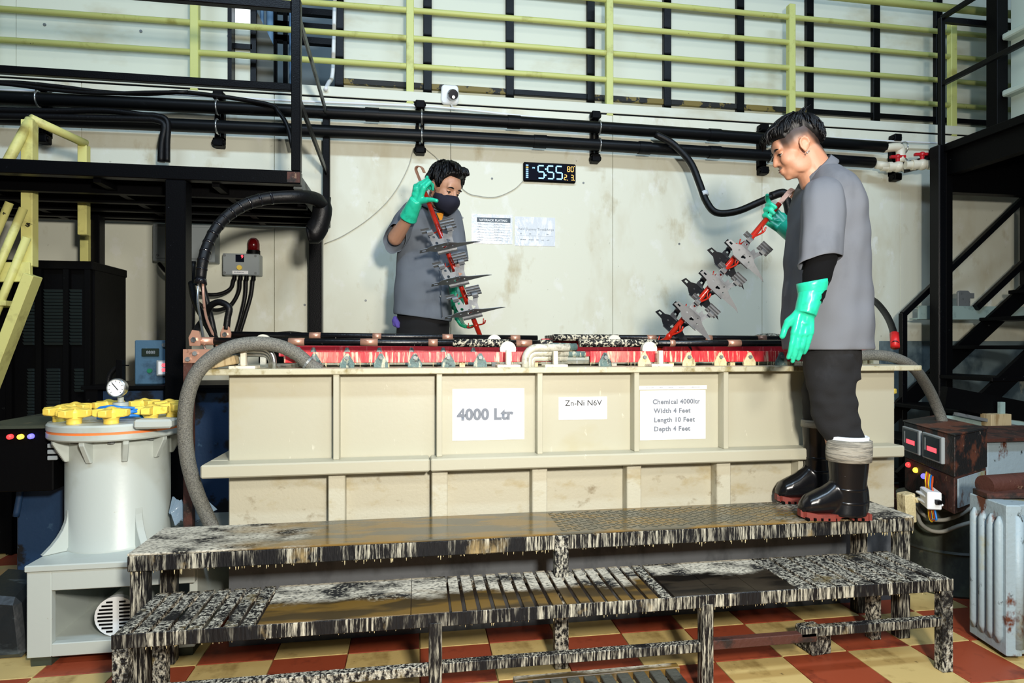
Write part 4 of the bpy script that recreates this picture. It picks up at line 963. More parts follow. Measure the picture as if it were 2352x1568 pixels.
# ================================================================== dark machines at the far left
q = PZ(70, 1290, 0)
db = thing('blue_container', 'dark blue paint-worn container standing in the shadow at the left', 'container', (-2.0, 2.95, 0))
a_, b_ = P(36, 1062, 2.95), P(200, 1290, 2.95)
MB().box(a_.x, b_.x, 2.95, 3.4, .0, a_.z).build('body', M_bluedark, db, bevel=.01)
MB().box(a_.x-.015, b_.x, 2.93, 3.42, a_.z, a_.z+.02).build('lid', M_blackm, db, bevel=.004)
MB().tube([P(52,1062,2.92), P(51,1090,2.92), P(45,1140,2.92), P(37,1185,2.92)], .013, 8, 4).build('hanging_pipe', M_bluedark, db, smooth=True)
q = P(53, 1058, 2.92); MB().box(q.x-.016, q.x+.016, 2.91, 2.94, q.z-.006, q.z+.014).cyl((q.x,2.925,q.z-.02),(q.x,2.925,q.z-.006),.006,n=8).build('tap_knob', M_white, db, bevel=.003)
a_, b_ = P(-60, 985, 2.75), P(122, 1052, 2.75)
lc = thing('lamp_panel', 'black control panel with red, amber and violet lamps at the left edge', 'control panel', ((a_.x+b_.x)/2, 2.75, b_.z))
MB().box(a_.x, b_.x, 2.75, 3.3, .62, a_.z).build('case', M_blackm, lc, bevel=.004)
MB().box(a_.x-.01, b_.x, 2.73, 3.32, a_.z, a_.z+.012).build('top_sheet', M_drum, lc)
for x in (a_.x+.03, b_.x-.12): MB().box(x-.02, x+.02, 3.22, 3.26, 0, .62).build('leg', M_blackm, lc)
MB().cyl((-2.02,2.9,a_.z+.012), (-2.02,2.9,a_.z+.035), .006, n=8).ball((-2.02,2.9,a_.z+.045), .012).build('bolt', M_dull, lc)
for u, v, m in ((22,1003,M_rlamp), (46,1003,M_ylamp), (70,1002,M_blamp)):
    q = P(u, v, 2.74); MB().cyl((q.x,2.75,q.z), (q.x,2.738,q.z), .0105, n=14).ball((q.x,2.738,q.z), (.0105,.008,.0105)).build('lamp', m, lc, smooth=True)
for k in range(3): pxbox(112, 1018+14*k, 134, 1027+14*k, 2.745, .012, 'terminal_block', M_panelgrey, lc, bevel=.002)
a_ = P(-90, 1330, 2.62); b_ = P(56, 1330, 2.62)
tag(MB().hexa([(a_.x,2.62,0),(b_.x,2.62,0),(b_.x-.02,2.9,0),(a_.x,2.9,0),(a_.x,2.66,.24),(b_.x-.05,2.67,.21),(b_.x-.07,2.88,.26),(a_.x,2.88,.28)]).build('covered_crate', mat('dark_grey_sheeting', srgb(26,30,32), .4, 0, [(srgb(70,78,80), (4,20,12), .56, .70)], .4, 14), bevel=.02), 'dark sheet-covered crate on the floor at the lower left edge', 'crate')
# ================================================================== filter vessel
cx, cy, vr = -1.262, 2.845, .192
sx0, sx1, sy0, sy1 = -1.452, -.86, 2.545, 3.22
vs_ = thing('vessel_stand', 'pale grey plastic stand with a square opening under the filter vessel', 'stand', ((sx0+sx1)/2, (sy0+sy1)/2, 0))
MB().box(sx0-.006, sx1, sy0-.006, sy1, .36, .385).build('top_board', M_grey, vs_, bevel=.004)
MB().box(sx0, sx0+.085, sy0, sy0+.03, .035, .36).box(sx0+.085, sx1, sy0, sy0+.03, .285, .36).box(sx0+.085, sx1, sy0, sy0+.03, .035, .085).build('front_frame', M_grey, vs_, bevel=.003)
MB().box(sx0, sx0+.03, sy0+.03, sy1, .035, .36).build('side_panel', M_grey, vs_, bevel=.003)
MB().box(sx1-.03, sx1, sy0+.03, sy1, .035, .36).build('side_panel', M_grey, vs_, bevel=.003)
MB().box(sx0+.03, sx1-.03, sy0+.03, sy1, .035, .055).build('bottom_board', M_grey, vs_)
for x in (sx0+.04, sx1-.05): MB().box(x-.03, x+.04, sy0+.01, sy1-.02, 0, .035).build('foot', M_drum, vs_)
pm = P(272, 1432, 2.66)
pu = thing('pump_motor', 'pale pump motor with round slotted fan cover inside the vessel stand', 'motor', (pm.x, 2.75, .055))
MB().cyl((pm.x,2.66,.135), (pm.x,3.0,.135), .075, n=28).build('body', M_grey, pu, smooth=True, auto=40)
MB().cyl((pm.x,2.64,.135), (pm.x,2.665,.135), .079, n=28).build('fan_cover', M_white, pu, smooth=True, auto=40)
for k in range(-4, 5):
    z = .135+k*.0145; w = math.sqrt(max(0, .068**2-(k*.0145)**2))
    for sg in (-1, 1): MB().box(pm.x+(.012 if sg > 0 else -w), pm.x+(w if sg > 0 else -.012), 2.638, 2.641, z-.0035, z+.0035).build('slot', M_blackm, pu)
MB().box(pm.x-.06, pm.x+.06, 2.7, 2.95, .055, .075).build('foot', M_grey, pu)
ve_ = thing('filter_vessel', 'grey green filter vessel with orange gasket and yellow clamp knobs', 'vessel', (cx, cy, .385))
MB().revolve((cx,cy,0), [(vr+.004,.385),(vr+.004,.395),(vr,.40),(vr,.845)], 56).build('body', M_grey, ve_, smooth=True, auto=40)
MB().revolve((cx,cy,0), [(vr-.01,.832),(.250,.836),(.254,.842),(.254,.862),(vr-.01,.862)], 64).build('flange', M_grey, ve_, smooth=True, auto=30)
MB().revolve((cx,cy,0), [(vr,.862),(.2525,.862),(.2525,.872),(vr,.872)], 64).build('gasket', M_gasket, ve_, smooth=True, auto=30)
lid = MB().revolve((cx,cy,0), [(.01,.872),(.254,.872),(.254,.892),(.248,.900),(.17,.905),(.01,.907)], 64).build('lid', M_grey, ve_, smooth=True, auto=30)
for k in range(10):
    a = 2*math.pi*(k+.3)/10; d = V((math.cos(a), math.sin(a), 0)); t = V((-d.y, d.x, 0)); c = V((cx,cy,0))
    MB().prism([(vr-.004,.834),(.247,.834),(.245,.820),(vr+.012,.745),(vr-.004,.745)], c-t*.011, d, UP, t*.022).build('gusset', M_grey, ve_, bevel=.003)
for k in range(4):
    a = 2*math.pi*k/4+math.radians(224); d = V((math.cos(a), math.sin(a), 0)); t = V((-d.y, d.x, 0)); c = V((cx,cy,0))
    cur = [(vr+.08*(1-q/6)**2.2, .390+.16*q/6) for q in range(7)]
    MB().prism([(vr-.004,.386)]+[(vr+.085,.386)]+cur[1:]+[(vr-.004,.547)], c-t*.014, d, UP, t*.028).build('foot_fin', M_grey, ve_, bevel=.003)
    for qq in (.5,): pass
for k in range(9):
    a = 2*math.pi*(k+.15)/9; c = V((cx+.205*math.cos(a), cy+.205*math.sin(a), .900)); b2 = a+.5+k
    kb = MB(); kb.revolve(c, [(.027,0),(.026,.018),(.030,.024),(.033,.05),(.026,.062),(.008,.070),(.001,.071)], 18)
    for q in range(4):
        d = V((math.cos(b2+q*math.pi/2), math.sin(b2+q*math.pi/2), 0)); t = V((-d.y, d.x, 0))
        kb.prism([(.015,.026),(.055,.030),(.066,.034),(.066,.060),(.050,.060),(.015,.064)], c-t*.0165, d, UP, t*.033)
    kb.build('clamp_knob', M_knob, ve_, smooth=True, auto=25, bevel=.003)
    MB().cyl((c.x,c.y,.822), (c.x,c.y,.834), .013, n=6).build('flange_bolt', M_dull, ve_)
q = PZ(316, 985, .9); lb = MB().obox((q.x,cy-.212,.902), (.070,.0,0), (0,.035,0), (0,0,.018)).build('lid_handle', M_grey, lid, bevel=.008)
gx, gy = cx-.005, cy+.02
MB().revolve((gx,gy,0), [(.07,.905),(.07,.918),(.05,.922),(.05,.945),(.03,.950),(.03,.968),(.012,.97),(.012,.99)], 24).build('vent_fitting', M_grey, ve_, smooth=True, auto=30)
for k in range(6):
    a = k*math.pi/3; MB().cyl((gx+.058*math.cos(a),gy+.058*math.sin(a),.918), (gx+.058*math.cos(a),gy+.058*math.sin(a),.930), .007, n=6).build('bolt', M_dull, ve_)
g0 = V((gx, gy-.02, 1.032)); gd = V((0, -1, 0))
gg = thing('pressure_gauge', 'round steel pressure gauge on top of the filter vessel', 'gauge', (gx, gy, .99))
MB().cyl((gx,gy,.985), (gx,gy-.005,1.0), .011, n=12).build('stem', M_steel, gg, smooth=True)
MB().revolve(g0, [(.001,-.012),(.036,-.012),(.040,0),(.040,.018),(.036,.022),(.034,.018)], 32, axis=(-.12,-1,.05)).build('case', M_steel, gg, smooth=True, auto=40)
ga = V((-.12,-1,.05)).normalized(); gxx = ga.cross(UP).normalized()*-1; gz = gxx.cross(ga)*-1
MB().revolve(g0, [(.001,.017),(.034,.017),(.034,.018),(.001,.0181)], 32, axis=(-.12,-1,.05)).build('dial', M_paper, gg)
fc = g0+ga*.0195
MB().beam(fc+gz*.020-gxx*.016, fc-gz*.010+gxx*.010, .003, .001, up=ga).build('needle', M_printk, gg)
for k in range(9):
    a = math.radians(225-270*k/8); d = gxx*math.cos(a)+UP*math.sin(a); MB().beam(fc+d*.025, fc+d*.031, .0018, .0008, up=ga).build('tick', M_printk, gg)
cp = []
for k in range(40):
    a = k*.62; cp.append((cx+.05+.085*math.cos(a), cy-.11+.05*math.sin(a), .914+.0012*k+.006*math.sin(k*1.7)))
cp += [(cx+.16,cy-.06,.945), (cx+.20,cy-.02,.94)]
tag(MB().tube(cp, .0055, 6).build('blue_cable_coil', M_bluecable, smooth=True), 'coil of bright blue cable on the lid of the filter vessel', 'cable')
# crumpled plastic by the hose
q = P(425, 1180, 2.75)
mb = MB(); rr = random.Random(11)
for k in range(9):
    a = rr.random()*6; mb.prism([(0,0),(.06+.04*rr.random(),.02),(.05,.07+.03*rr.random()),(-.01,.06)], q+V((-.05+.1*rr.random(),.06*rr.random(),-.05)), (math.cos(a),math.sin(a)*.5,.3), (-.2,.1,1), (.004,.004,0))
tag(mb.build('crumpled_film', mat('clear_grey_film', srgb(120,140,156), .15, 0, (), .3, 40)), 'crumpled clear plastic film between vessel and bench', 'plastic film')

# ================================================================== right stair structure
YQ = 4.35
sx = P(2163, 600, YQ).x
rs = thing('stair_tower', 'black steel stair with landing deck and rails at the right', 'stair', (sx+.8, 4.2, 0))
zd = P(2165, 342, YQ).z
MB().box(sx-.07, sx+.0, YQ-.05, YQ+.05, 0, zd+.02).build('column', M_black, rs, bevel=.008)
MB().box(sx+.01, sx+.075, YQ-.03, YQ+.06, 0, zd).build('column', M_blackm, rs, bevel=.004)
MB().box(sx-.03, sx+2.4, 2.7, YQ+.1, zd-.04, zd+.02).build('deck', M_blackm, rs, bevel=.003)
MB().box(sx+.02, sx+2.4, YQ+.02, YQ+.1, zd-.34, zd-.04).build('deck_beam', M_blackm, rs)
MB().box(sx+.02, sx+.10, 2.7, YQ+.02, zd-.22, zd-.04).build('deck_beam', M_blackm, rs)
MB().beam((sx+.3,2.8,zd-.10), (sx+1.9,YQ,zd-.12), .05, .08).build('brace', M_blackm, rs)
zt_ = P(2168, 42, YQ).z; zm_ = P(2168, 194, YQ).z
MB().box(sx-.022, sx+.016, YQ-.02, YQ+.02, zd+.02, zt_).build('rail_post', M_black, rs, bevel=.003)
MB().beam((sx,YQ,zt_), (sx+.02,2.6,zt_+.02), .035, .035).build('top_rail', M_black, rs, bevel=.003)
MB().beam((sx,YQ,zm_), (sx+.02,2.6,zm_+.02), .035, .035).build('middle_rail', M_black, rs, bevel=.003)
MB().beam((sx,YQ+.01,zt_-.01), (sx+1.2,YQ+.01,zt_-.01), .03, .045).build('rear_rail', M_black, rs)
xq = P(2290, 150, YQ-.1).x; MB().box(xq-.05, xq+.05, YQ-.15, YQ-.05, zd+.02, zd+2).build('upper_column', M_blackm, rs, bevel=.004)
# flight of steps along the wall
t0 = P(2240, 862, 4.15)
for k in range(-3, 7):
    x = t0.x+k*.285; z = t0.z+k*.235
    if z < .05 or z > zd-.1: continue
    MB().box(x-.17, x+.17, 3.85, 4.5, z-.03, z).build('tread', M_blackm, rs, bevel=.003)
for y in (3.87, 4.5):
    MB().beam((t0.x-.85*1.0-.05,y,t0.z-.72), (t0.x+1.75,y,t0.z+1.42), .03, .13).build('stringer', M_blackm, rs)
h0, h1 = P(2074, 722, 4.5), P(2352, 455, 4.5)
MB().beam(h0, h1+(h1-h0)*.3, .045, .045).build('handrail', M_black, rs, bevel=.003)
MB().box(h0.x-.024, h0.x+.024, 4.478, 4.522, 0, h0.z+.01).build('newel_post', M_black, rs, bevel=.003)
h2, h3 = P(2252, 697, 4.5), P(2352, 602, 4.5)
MB().beam(h2+(h2-h3)*.1, h3+(h3-h2)*.5, .04, .05).build('lower_rail', M_black, rs)
for u in (2352,): q = P(u, 600, 4.5); MB().box(q.x-.02, q.x+.02, 4.48, 4.52, q.z-.2, q.z+.5).build('baluster', M_black, rs)
# pale channel beam and small plate on it
a_, b_ = P(2115, 701, 4.50), P(2420, 735, 4.50)
cbm = thing('channel_beam', 'pale grey green channel beam running behind the black column', 'beam', ((a_.x+b_.x)/2, 4.55, b_.z))
MB().box(a_.x, b_.x+.4, 4.52, 4.535, b_.z, a_.z).build('web', M_teal, cbm, bevel=.002)
MB().box(a_.x, b_.x+.4, 4.535, 4.62, a_.z-.012, a_.z).build('upper_flange', M_teal, cbm)
MB().box(a_.x, b_.x+.4, 4.535, 4.62, b_.z, b_.z+.012).build('lower_flange', M_teal, cbm)
q = P(2215, 686, 4.56)
tag(MB().prism([(-.06,0),(.06,0),(.06,.07),(.10,.07),(.10,.115),(.06,.115),(.04,.135),(-.045,.135),(-.06,.12)], (q.x,4.56,a_.z), (1,0,0), (0,0,1), (0,.02,0)).build('metal_plate', M_dull, bevel=.002), 'small grey metal plate standing on the pale channel beam', 'plate')
# white duct boxes on the deck
q = P(2322, 150, 4.2)
wb = thing('white_cabinet', 'pale green white ribbed cabinet on the upper right deck', 'cabinet', (q.x+.3, 3.9, zd+.02))
MB().box(q.x-.01, q.x+.7, 3.75, 4.2, zd+.02, zd+1.8).build('body', mat('pale_green_white_panel', srgb(196,212,200), .5), wb, bevel=.01)
for v_ in (5, 150, 288):
    z = P(2320, v_, 3.75).z
    MB().box(q.x-.09, q.x+.7, 3.64, 4.2, z-.02, z+.03).build('ledge', MATS['pale_green_white_panel'], wb, bevel=.01)
# ================================================================== second vessel behind the tank's right end
c2 = V((2.95, 3.75, 0))
v2 = thing('filter_vessel', 'grey filter vessel with yellow knobs seen behind the right end of the tank', 'vessel', c2)
MB().revolve(c2, [(.17,0),(.17,.80)], 40).build('body', M_grey, v2, smooth=True, auto=40)
MB().revolve(c2, [(.16,.80),(.23,.80),(.23,.83),(.16,.83)], 40).build('flange', M_grey, v2, smooth=True, auto=30)
MB().revolve(c2, [(.16,.83),(.229,.83),(.229,.842),(.16,.842)], 40).build('gasket', M_gasket, v2, smooth=True, auto=30)
MB().revolve(c2, [(.01,.842),(.23,.842),(.23,.87),(.01,.875)], 40).build('lid', M_grey, v2, smooth=True, auto=30)
for k in range(7):
    a = 2*math.pi*k/7; c = c2+V((.18*math.cos(a), .18*math.sin(a), .87)); kb = MB().revolve(c, [(.028,0),(.03,.05),(.02,.068),(.001,.072)], 14)
    for q4 in range(4):
        d = V((math.cos(a+k+q4*math.pi/2), math.sin(a+k+q4*math.pi/2), 0)); t = V((-d.y, d.x, 0))
        kb.prism([(.015,.024),(.066,.03),(.066,.062),(.015,.066)], c-t*.0165, d, UP, t*.033)
    kb.build('clamp_knob', M_knob, v2, smooth=True, auto=25, bevel=.003)
# ================================================================== rusty meter box at the right
zt_ = .807
A, B, C = PZ(2075,968,zt_), PZ(2193,1001,zt_), PZ(2268,985,zt_); Dq = A+C-B
mbx = thing('meter_box', 'rusty black meter box with two red displays and indicator lamps', 'control box', ((A+C)/2)*1)
mbx.location.z = .45
def slab(z0, z1, s=1.0):
    cen = (A+C)/2; pts = [cen+(p-cen)*s for p in (A, B, C, Dq)]
    return MB().hexa([V((p.x,p.y,z0)) for p in pts]+[V((p.x,p.y,z1)) for p in pts])
slab(.62, zt_).build('upper_case', M_rust, mbx, bevel=.004)
slab(.45, .62, .97).build('lower_case', M_rustp, mbx, bevel=.004)
slab(zt_, zt_+.008, 1.02).build('top_plate', M_rust, mbx, bevel=.003)
ex = (B-A).normalized(); ey = V((0,0,1)); en = ex.cross(ey).normalized()
if en.dot(A) > 0: en = -en
LW = (B-A).length
def face(fx, z): return A+ex*(LW*fx)+V((0,0,z-A.z))+en*.002
for fx in (.23, .66):
    c = face(fx, .725); f = MB().obox(c+en*.006, ex*.062*LW/.34, en*.008, ey*.062).build('meter_bezel', M_panelgrey, mbx, bevel=.003)
    MB().obox(c+en*.0145, ex*.050*LW/.34, en*.0015, ey*.052).build('meter_glass', M_glassb, f)
    MB().obox(c+en*.0165+ex*.006-ey*.008, ex*.030*LW/.34, en*.0006, ey*.011).build('red_readout', M_led, f)
    MB().obox(c+en*.0165-ex*.04*LW/.34+ey*.01, ex*.006, en*.0006, ey*.03).build('needle_scale', M_panelgrey, f)
for fx, z, m in ((.12,.588,M_rlamp), (.28,.577,M_ylamp), (.45,.565,M_blamp)):
    c = face(fx, z); MB().ball(c, .014).build('lamp', m, mbx, smooth=True)
fl = (B-C).normalized(); fn = V((0,0,1)).cross(fl).normalized()
if fn.dot(B-A) < 0: fn = -fn
cc_ = (B+C)/2; MB().obox(V((cc_.x,cc_.y,.545))+fn*.002, (B-C)*.42, fn*.003, ey*.065).build('pale_patch', M_bluegrey, mbx)
c = face(.80, .50)+en*.05
wt = thing('connector_block', 'white wiring connector hanging in front of the meter box', 'connector', c-V((0,0,.05)))
MB().obox(c, ex*.062+en*.01, en*.03, ey*.040).obox(c+ey*.012-ex*.02, ex*.05, en*.036, ey*.006).obox(c-ey*.02-ex*.01, ex*.06, en*.034, ey*.006).build('body', M_white, wt, bevel=.004)
MB().obox(c-ex*.07+ey*.012, ex*.012, en*.02, ey*.006).build('pin', M_blackm, wt)
MB().obox(c+ex*.075, ex*.014, en*.01, ey*.008).build('pin', M_blackm, wt)
MB().obox(c-en*.04, ex*.02, en*.012, ey*.02).build('back_clip', M_blackm, wt)
for k, m in enumerate((M_yelcable, M_orgcable, M_yelcable, M_bluecable, M_orgcable)):
    s0 = c+ey*.038-ex*(.04-.016*k); e0 = face(.50+.03*k, .565-.004*k)
    MB().tube([s0, s0+ey*(.035-.004*k)-ex*.01, (s0+e0)/2+ey*.05, e0], .0042, 6, 5).build('wire', m, wt, smooth=True)
for k, m in enumerate((M_yelcable, M_orgcable, M_bluecable)):
    s0 = c-ey*.038+ex*(-.02+.016*k); MB().tube([s0, s0-ey*.05+ex*.005, s0-ey*(.07-.01*k)+ex*.03, s0-ey*.045+ex*.045, s0-ey*.01+ex*.03], .004, 6, 4).build('wire', m, wt, smooth=True)
# drum that carries it
q = (A+C)/2
dr = thing('oil_drum', 'dark olive drum under the rusty meter box', 'drum', (q.x, q.y, 0))
MB().revolve((q.x,q.y,0), [(.20,0),(.205,.01),(.2,.03),(.2,.20),(.207,.21),(.2,.22),(.2,.41),(.207,.42),(.207,.445),(.19,.449),(.01,.449)], 36).build('shell', M_drum, dr, smooth=True, auto=30)
for i, (dv, lab) in enumerate(((0, 'upper grey cable sagging in front of the olive drum'), (24, 'lower grey cable sagging in front of the olive drum'))):
    cable('sagging_cable', lab, [(2105,1150+dv*.3,2.66),(2112,1172+dv,2.62),(2135,1190+dv*1.1,2.56),(2165,1194+dv*1.1,2.52),(2200,1184+dv,2.48),(2232,1165+dv*1.4,2.47)], .009, mat('grey_dusty_cable', srgb(128,126,116), .7), group='sagging cables at the right', n=6)
q = P(2082, 1165, 2.62)
tag(MB().obox(q, (.028,0,.004), (0,.03,0), (-.004,0,.07)).cyl(q+V((.02,-.03,.04)), q+V((.10,-.03,.06)), .014, n=10).build('cable_clamp', M_clipw, bevel=.006), 'crusted grey cable clamp at the right end of the bench', 'clamp')
# ================================================================== corrugated blue radiator
F0, F1 = PZ(2226,1462,0), PZ(2312,1520,0); rd = (F1-F0); rdn = rd.normalized(); rn = V((rdn.y, -rdn.x, 0))
if rn.x > 0: rn = -rn
ra = thing('ribbed_radiator', 'pale blue rusted ribbed steel radiator at the right edge', 'radiator', (F0+F1)/2)
zt_ = .60
def rb(p, q, th, z0, z1): return MB().hexa([V((*p.xy,z0)), V((*q.xy,z0)), V((*(q-rn*th).xy,z0)), V((*(p-rn*th).xy,z0)), V((*p.xy,z1)), V((*q.xy,z1)), V((*(q-rn*th).xy,z1)), V((*(p-rn*th).xy,z1))])
rb(F0, F1, .06, .02, zt_).build('front_sheet', M_bluegrey, ra, bevel=.004)
for f in (.18, .42, .64, .84):
    p = F0+rd*f+rn*.004; MB().tube([p+UP*.06, p+UP*.09, p+UP*(zt_-.08), p+UP*(zt_-.05)], [.004,.016,.016,.004], 12).build('rib', M_bluegrey, ra, smooth=True)
G1 = F1+V((.50,.02,0)); sd = G1-F1; G0 = F0+V((.50,.02,0))
MB().hexa([F1+UP*.02+rdn*-.001, G1+UP*.02, G0+UP*.02, F0+V((.07,0,.02)), F1+UP*(zt_-.002), G1+UP*(zt_-.002), G0+UP*(zt_-.002), F0+V((.07,0,zt_-.002))]).build('end_sheet', M_bluegrey, ra, bevel=.004)
for f in (.1, .3, .5): p = F1+sd*f; MB().tube([p+UP*.05, p+UP*(zt_-.04)], .02, 12).build('rib', M_bluegrey, ra, smooth=True)
MB().cyl(F0+V((.02,-.05,zt_+.04)), F0+V((.60,-.02,zt_+.05)), .042, n=18).build('top_roll', M_rustp, ra, smooth=True, auto=40)
MB().beam(F0+rd*.3+V((.0,.0,zt_+.012)), F1+V((.45,.02,zt_+.03)), .09, .02).build('top_board', M_rustp, ra)
MB().box(F1.x+.06, F1.x+.48, F1.y+.03, F0.y-.02, 0, .02).build('base', M_rustp, ra)
# pale box and frame behind it
a_, b_ = P(2268, 1012, 2.9), P(2352, 1085, 2.9)
pbx = thing('pale_cabinet', 'pale blue cabinet with rusty top behind the radiator', 'cabinet', (a_.x+.3, 2.95, 0))
MB().box(a_.x, a_.x+.7, 2.9, 3.3, .02, a_.z).build('case', M_bluegrey, pbx, bevel=.006)
MB().box(a_.x-.05, a_.x+.7, 2.86, 3.32, a_.z, a_.z+.018).build('top_sheet', M_rustp, pbx)
fr = thing('angle_frame', 'pale teal slotted angle frame with a dark beam by the stair foot', 'frame', (3.0, 3.4, 0))
x0 = P(2300, 1000, 3.4).x
MB().box(x0-.018, x0+.018, 3.39, 3.41, 0, P(2300,905,3.4).z-.05).build('upright', M_teal, fr)
for v_ in (985, 1015): q = P(2298, v_, 3.388); MB().cyl((q.x,3.386,q.z), (q.x,3.391,q.z), .006, n=8).build('slot_hole', M_blackm, fr)
a_, b_ = P(2165, 962, 3.45), P(2352, 975, 3.45)
MB().beam(a_, b_+(b_-a_)*.4, .04, .05).build('crossbar', M_teal, fr)
a_, b_ = P(2175, 912, 3.45), P(2352, 945, 3.45)
MB().beam(a_-(b_-a_)*.05, b_+(b_-a_)*.4, .05, .13).build('dark_beam', M_blackm, fr)
a_, b_ = P(2195, 950, 3.40), P(2300, 972, 3.40); MB().beam(a_, b_+(b_-a_)*.6, .03, .02).build('shelf_edge', M_dull, fr)
MB().box(x0+.5, x0+.54, 3.39, 3.43, 0, .9).build('upright', M_teal, fr)
a_ = P(2343, 972, 3.2); tag(MB().box(a_.x-.03, a_.x+.12, 3.36, 3.44, P(2343,988,3.2).z-.0, P(2343,958,3.2).z).build('wood_block', M_wood, bevel=.003), 'pale wood block on the angle frame at the right edge', 'block')
# rear walkway on which the masked worker stands
wk = thing('rear_walkway', 'steel walkway between the tank and the cream wall', 'walkway', (.6, 4.35, 0))
MB().box(-.5, 2.2, YB+.08, 4.74, .60, .62).build('deck', M_blackm, wk)
for x in (-.46, .85, 2.16):
    for y in (YB+.12, 4.70): MB().box(x-.025, x+.025, y-.025, y+.025, 0, .60).build('leg', M_blackm, wk)
# ================================================================== plating racks with the hanging sheet-metal brackets
def plate_mesh(outline, holes, th, xf):
    """flat sheet with cut-outs; xf maps (x,y,z) to world"""
    cu = bpy.data.curves.new('pl', 'CURVE'); cu.dimensions = '2D'; cu.fill_mode = 'BOTH'; cu.extrude = th/2
    for loop in [outline]+list(holes):
        s = cu.splines.new('POLY'); s.points.add(len(loop)-1); s.use_cyclic_u = True
        for p, q in zip(s.points, loop): p.co = (q[0], q[1], 0, 1)
    o = bpy.data.objects.new('pl', cu); COL.objects.link(o)
    dg = bpy.context.evaluated_depsgraph_get(); dg.update()
    me = bpy.data.meshes.new_from_object(o.evaluated_get(dg)); bpy.data.objects.remove(o)
    vs = [xf(v.co) for v in me.vertices]; fs = [tuple(p.vertices) for p in me.polygons]
    bpy.data.meshes.remove(me)
    return vs, fs
def circ(x, y, r, n=10, sq=1.0): return [(x+r*math.cos(2*math.pi*k/n), y+sq*r*math.sin(2*math.pi*k/n)) for k in range(n)]
def flower(x, y, r): return [(x+r*(1+.28*math.cos(3*a))*math.cos(a), y+r*(1+.28*math.cos(3*a))*math.sin(a)) for a in [2*math.pi*k/24 for k in range(24)]]
def ribbon(mb, path, half, th, xf):
    """sheet strip: path in (r,n), width along l from half[0] to half[1]"""
    n = len(path); rings = []
    for i, (r, q) in enumerate(path):
        r0, q0 = path[max(i-1,0)]; r1, q1 = path[min(i+1,n-1)]; dr, dq = r1-r0, q1-q0; L = math.hypot(dr, dq) or 1
        nr, nq = -dq/L*th/2, dr/L*th/2
        rings.append([xf(V((half[0],r+nr,q+nq))), xf(V((half[1],r+nr,q+nq))), xf(V((half[1],r-nr,q-nq))), xf(V((half[0],r-nr,q-nq)))])
    mb.loft(rings)
def bracket(label, org, L, R, N, m, group, wing_tilt, s=1.0, mirror=False, rods=True):
    """one sheet-metal bracket: pointed wing, upright web with cut-outs, curled arms and a ridged tab"""
    org, L, R, N = V(org), V(L).normalized(), V(R).normalized(), V(N).normalized()
    if mirror: L = -L
    xf = lambda c: org+(L*c[0]+R*c[1]+N*c[2])*s
    t = thing('sheet_metal_bracket', label, 'metal bracket', org, group)
    ct, st = math.cos(wing_tilt), math.sin(wing_tilt)
    wx = lambda c: xf(V((c[0], c[1]*ct-c[2]*st, c[1]*st+c[2]*ct)))
    mb = MB()
    mb.add(*plate_mesh([(-.135,-.012),(-.125,.018),(-.085,.020),(-.06,.034),(.03,.036),(.07,.012),(.165,-.018),(.19,-.034),(.155,-.030),(.06,-.034),(.02,-.044),(-.05,-.036),(-.08,-.016)],
        [[(-.118,-.002),(-.118,.010),(-.098,.010),(-.098,-.002)], flower(.0,-.004,.012), circ(.045,-.008,.005), circ(-.045,.006,.006), circ(.025,.020,.004)], .0022, wx))
    mb.build('wing', m, t)
    mb = MB()
    mb.add(*plate_mesh([(-.05,.0),(.055,.0),(.060,.045),(.075,.075),(.055,.085),(.040,.060),(.018,.072),(.012,.045),(-.012,.045),(-.020,.078),(-.050,.080),(-.056,.050)],
        [flower(.032,.026,.009), circ(-.030,.026,.008), [(-.040,.055),(-.028,.055),(-.028,.066),(-.040,.066)], circ(.005,.016,.004)], .0022, xf))
    mb.build('web', m, t)
    arc = lambda r0, n0, rad, a0, a1, k=7: [(r0+rad*math.sin(a0+(a1-a0)*i/k), n0+rad*(1-math.cos(a0+(a1-a0)*i/k))) for i in range(k+1)]
    for h in ((-.056,-.026), (.048,.078)):
        mb = MB(); p = [(.070,.0),(.085,.002)]+arc(.085,.002,.016,.2,3.4)+[(.083,.036),(.070,.030)]
        ribbon(mb, p, h, .002, xf); mb.build('curled_arm', m, t, smooth=True, auto=50)
    mb = MB(); ribbon(mb, [(.086,-.004),(.092,.006),(.100,.004),(.105,.016),(.113,.014),(.118,.026),(.128,.024),(.132,.034)], (.025,.10), .002, xf); mb.build('ridged_tab', m, t)
    mb = MB(); ribbon(mb, [(.090,-.002),(.098,.010),(.106,.006),(.114,.018)], (-.085,-.040), .002, xf); mb.build('ridged_tab', m, t)
    mb = MB(); ribbon(mb, [(-.036,.0),(-.041,.010),(-.036,.022)], (-.045,.06), .002, wx); mb.build('folded_lip', m, t)
    return t
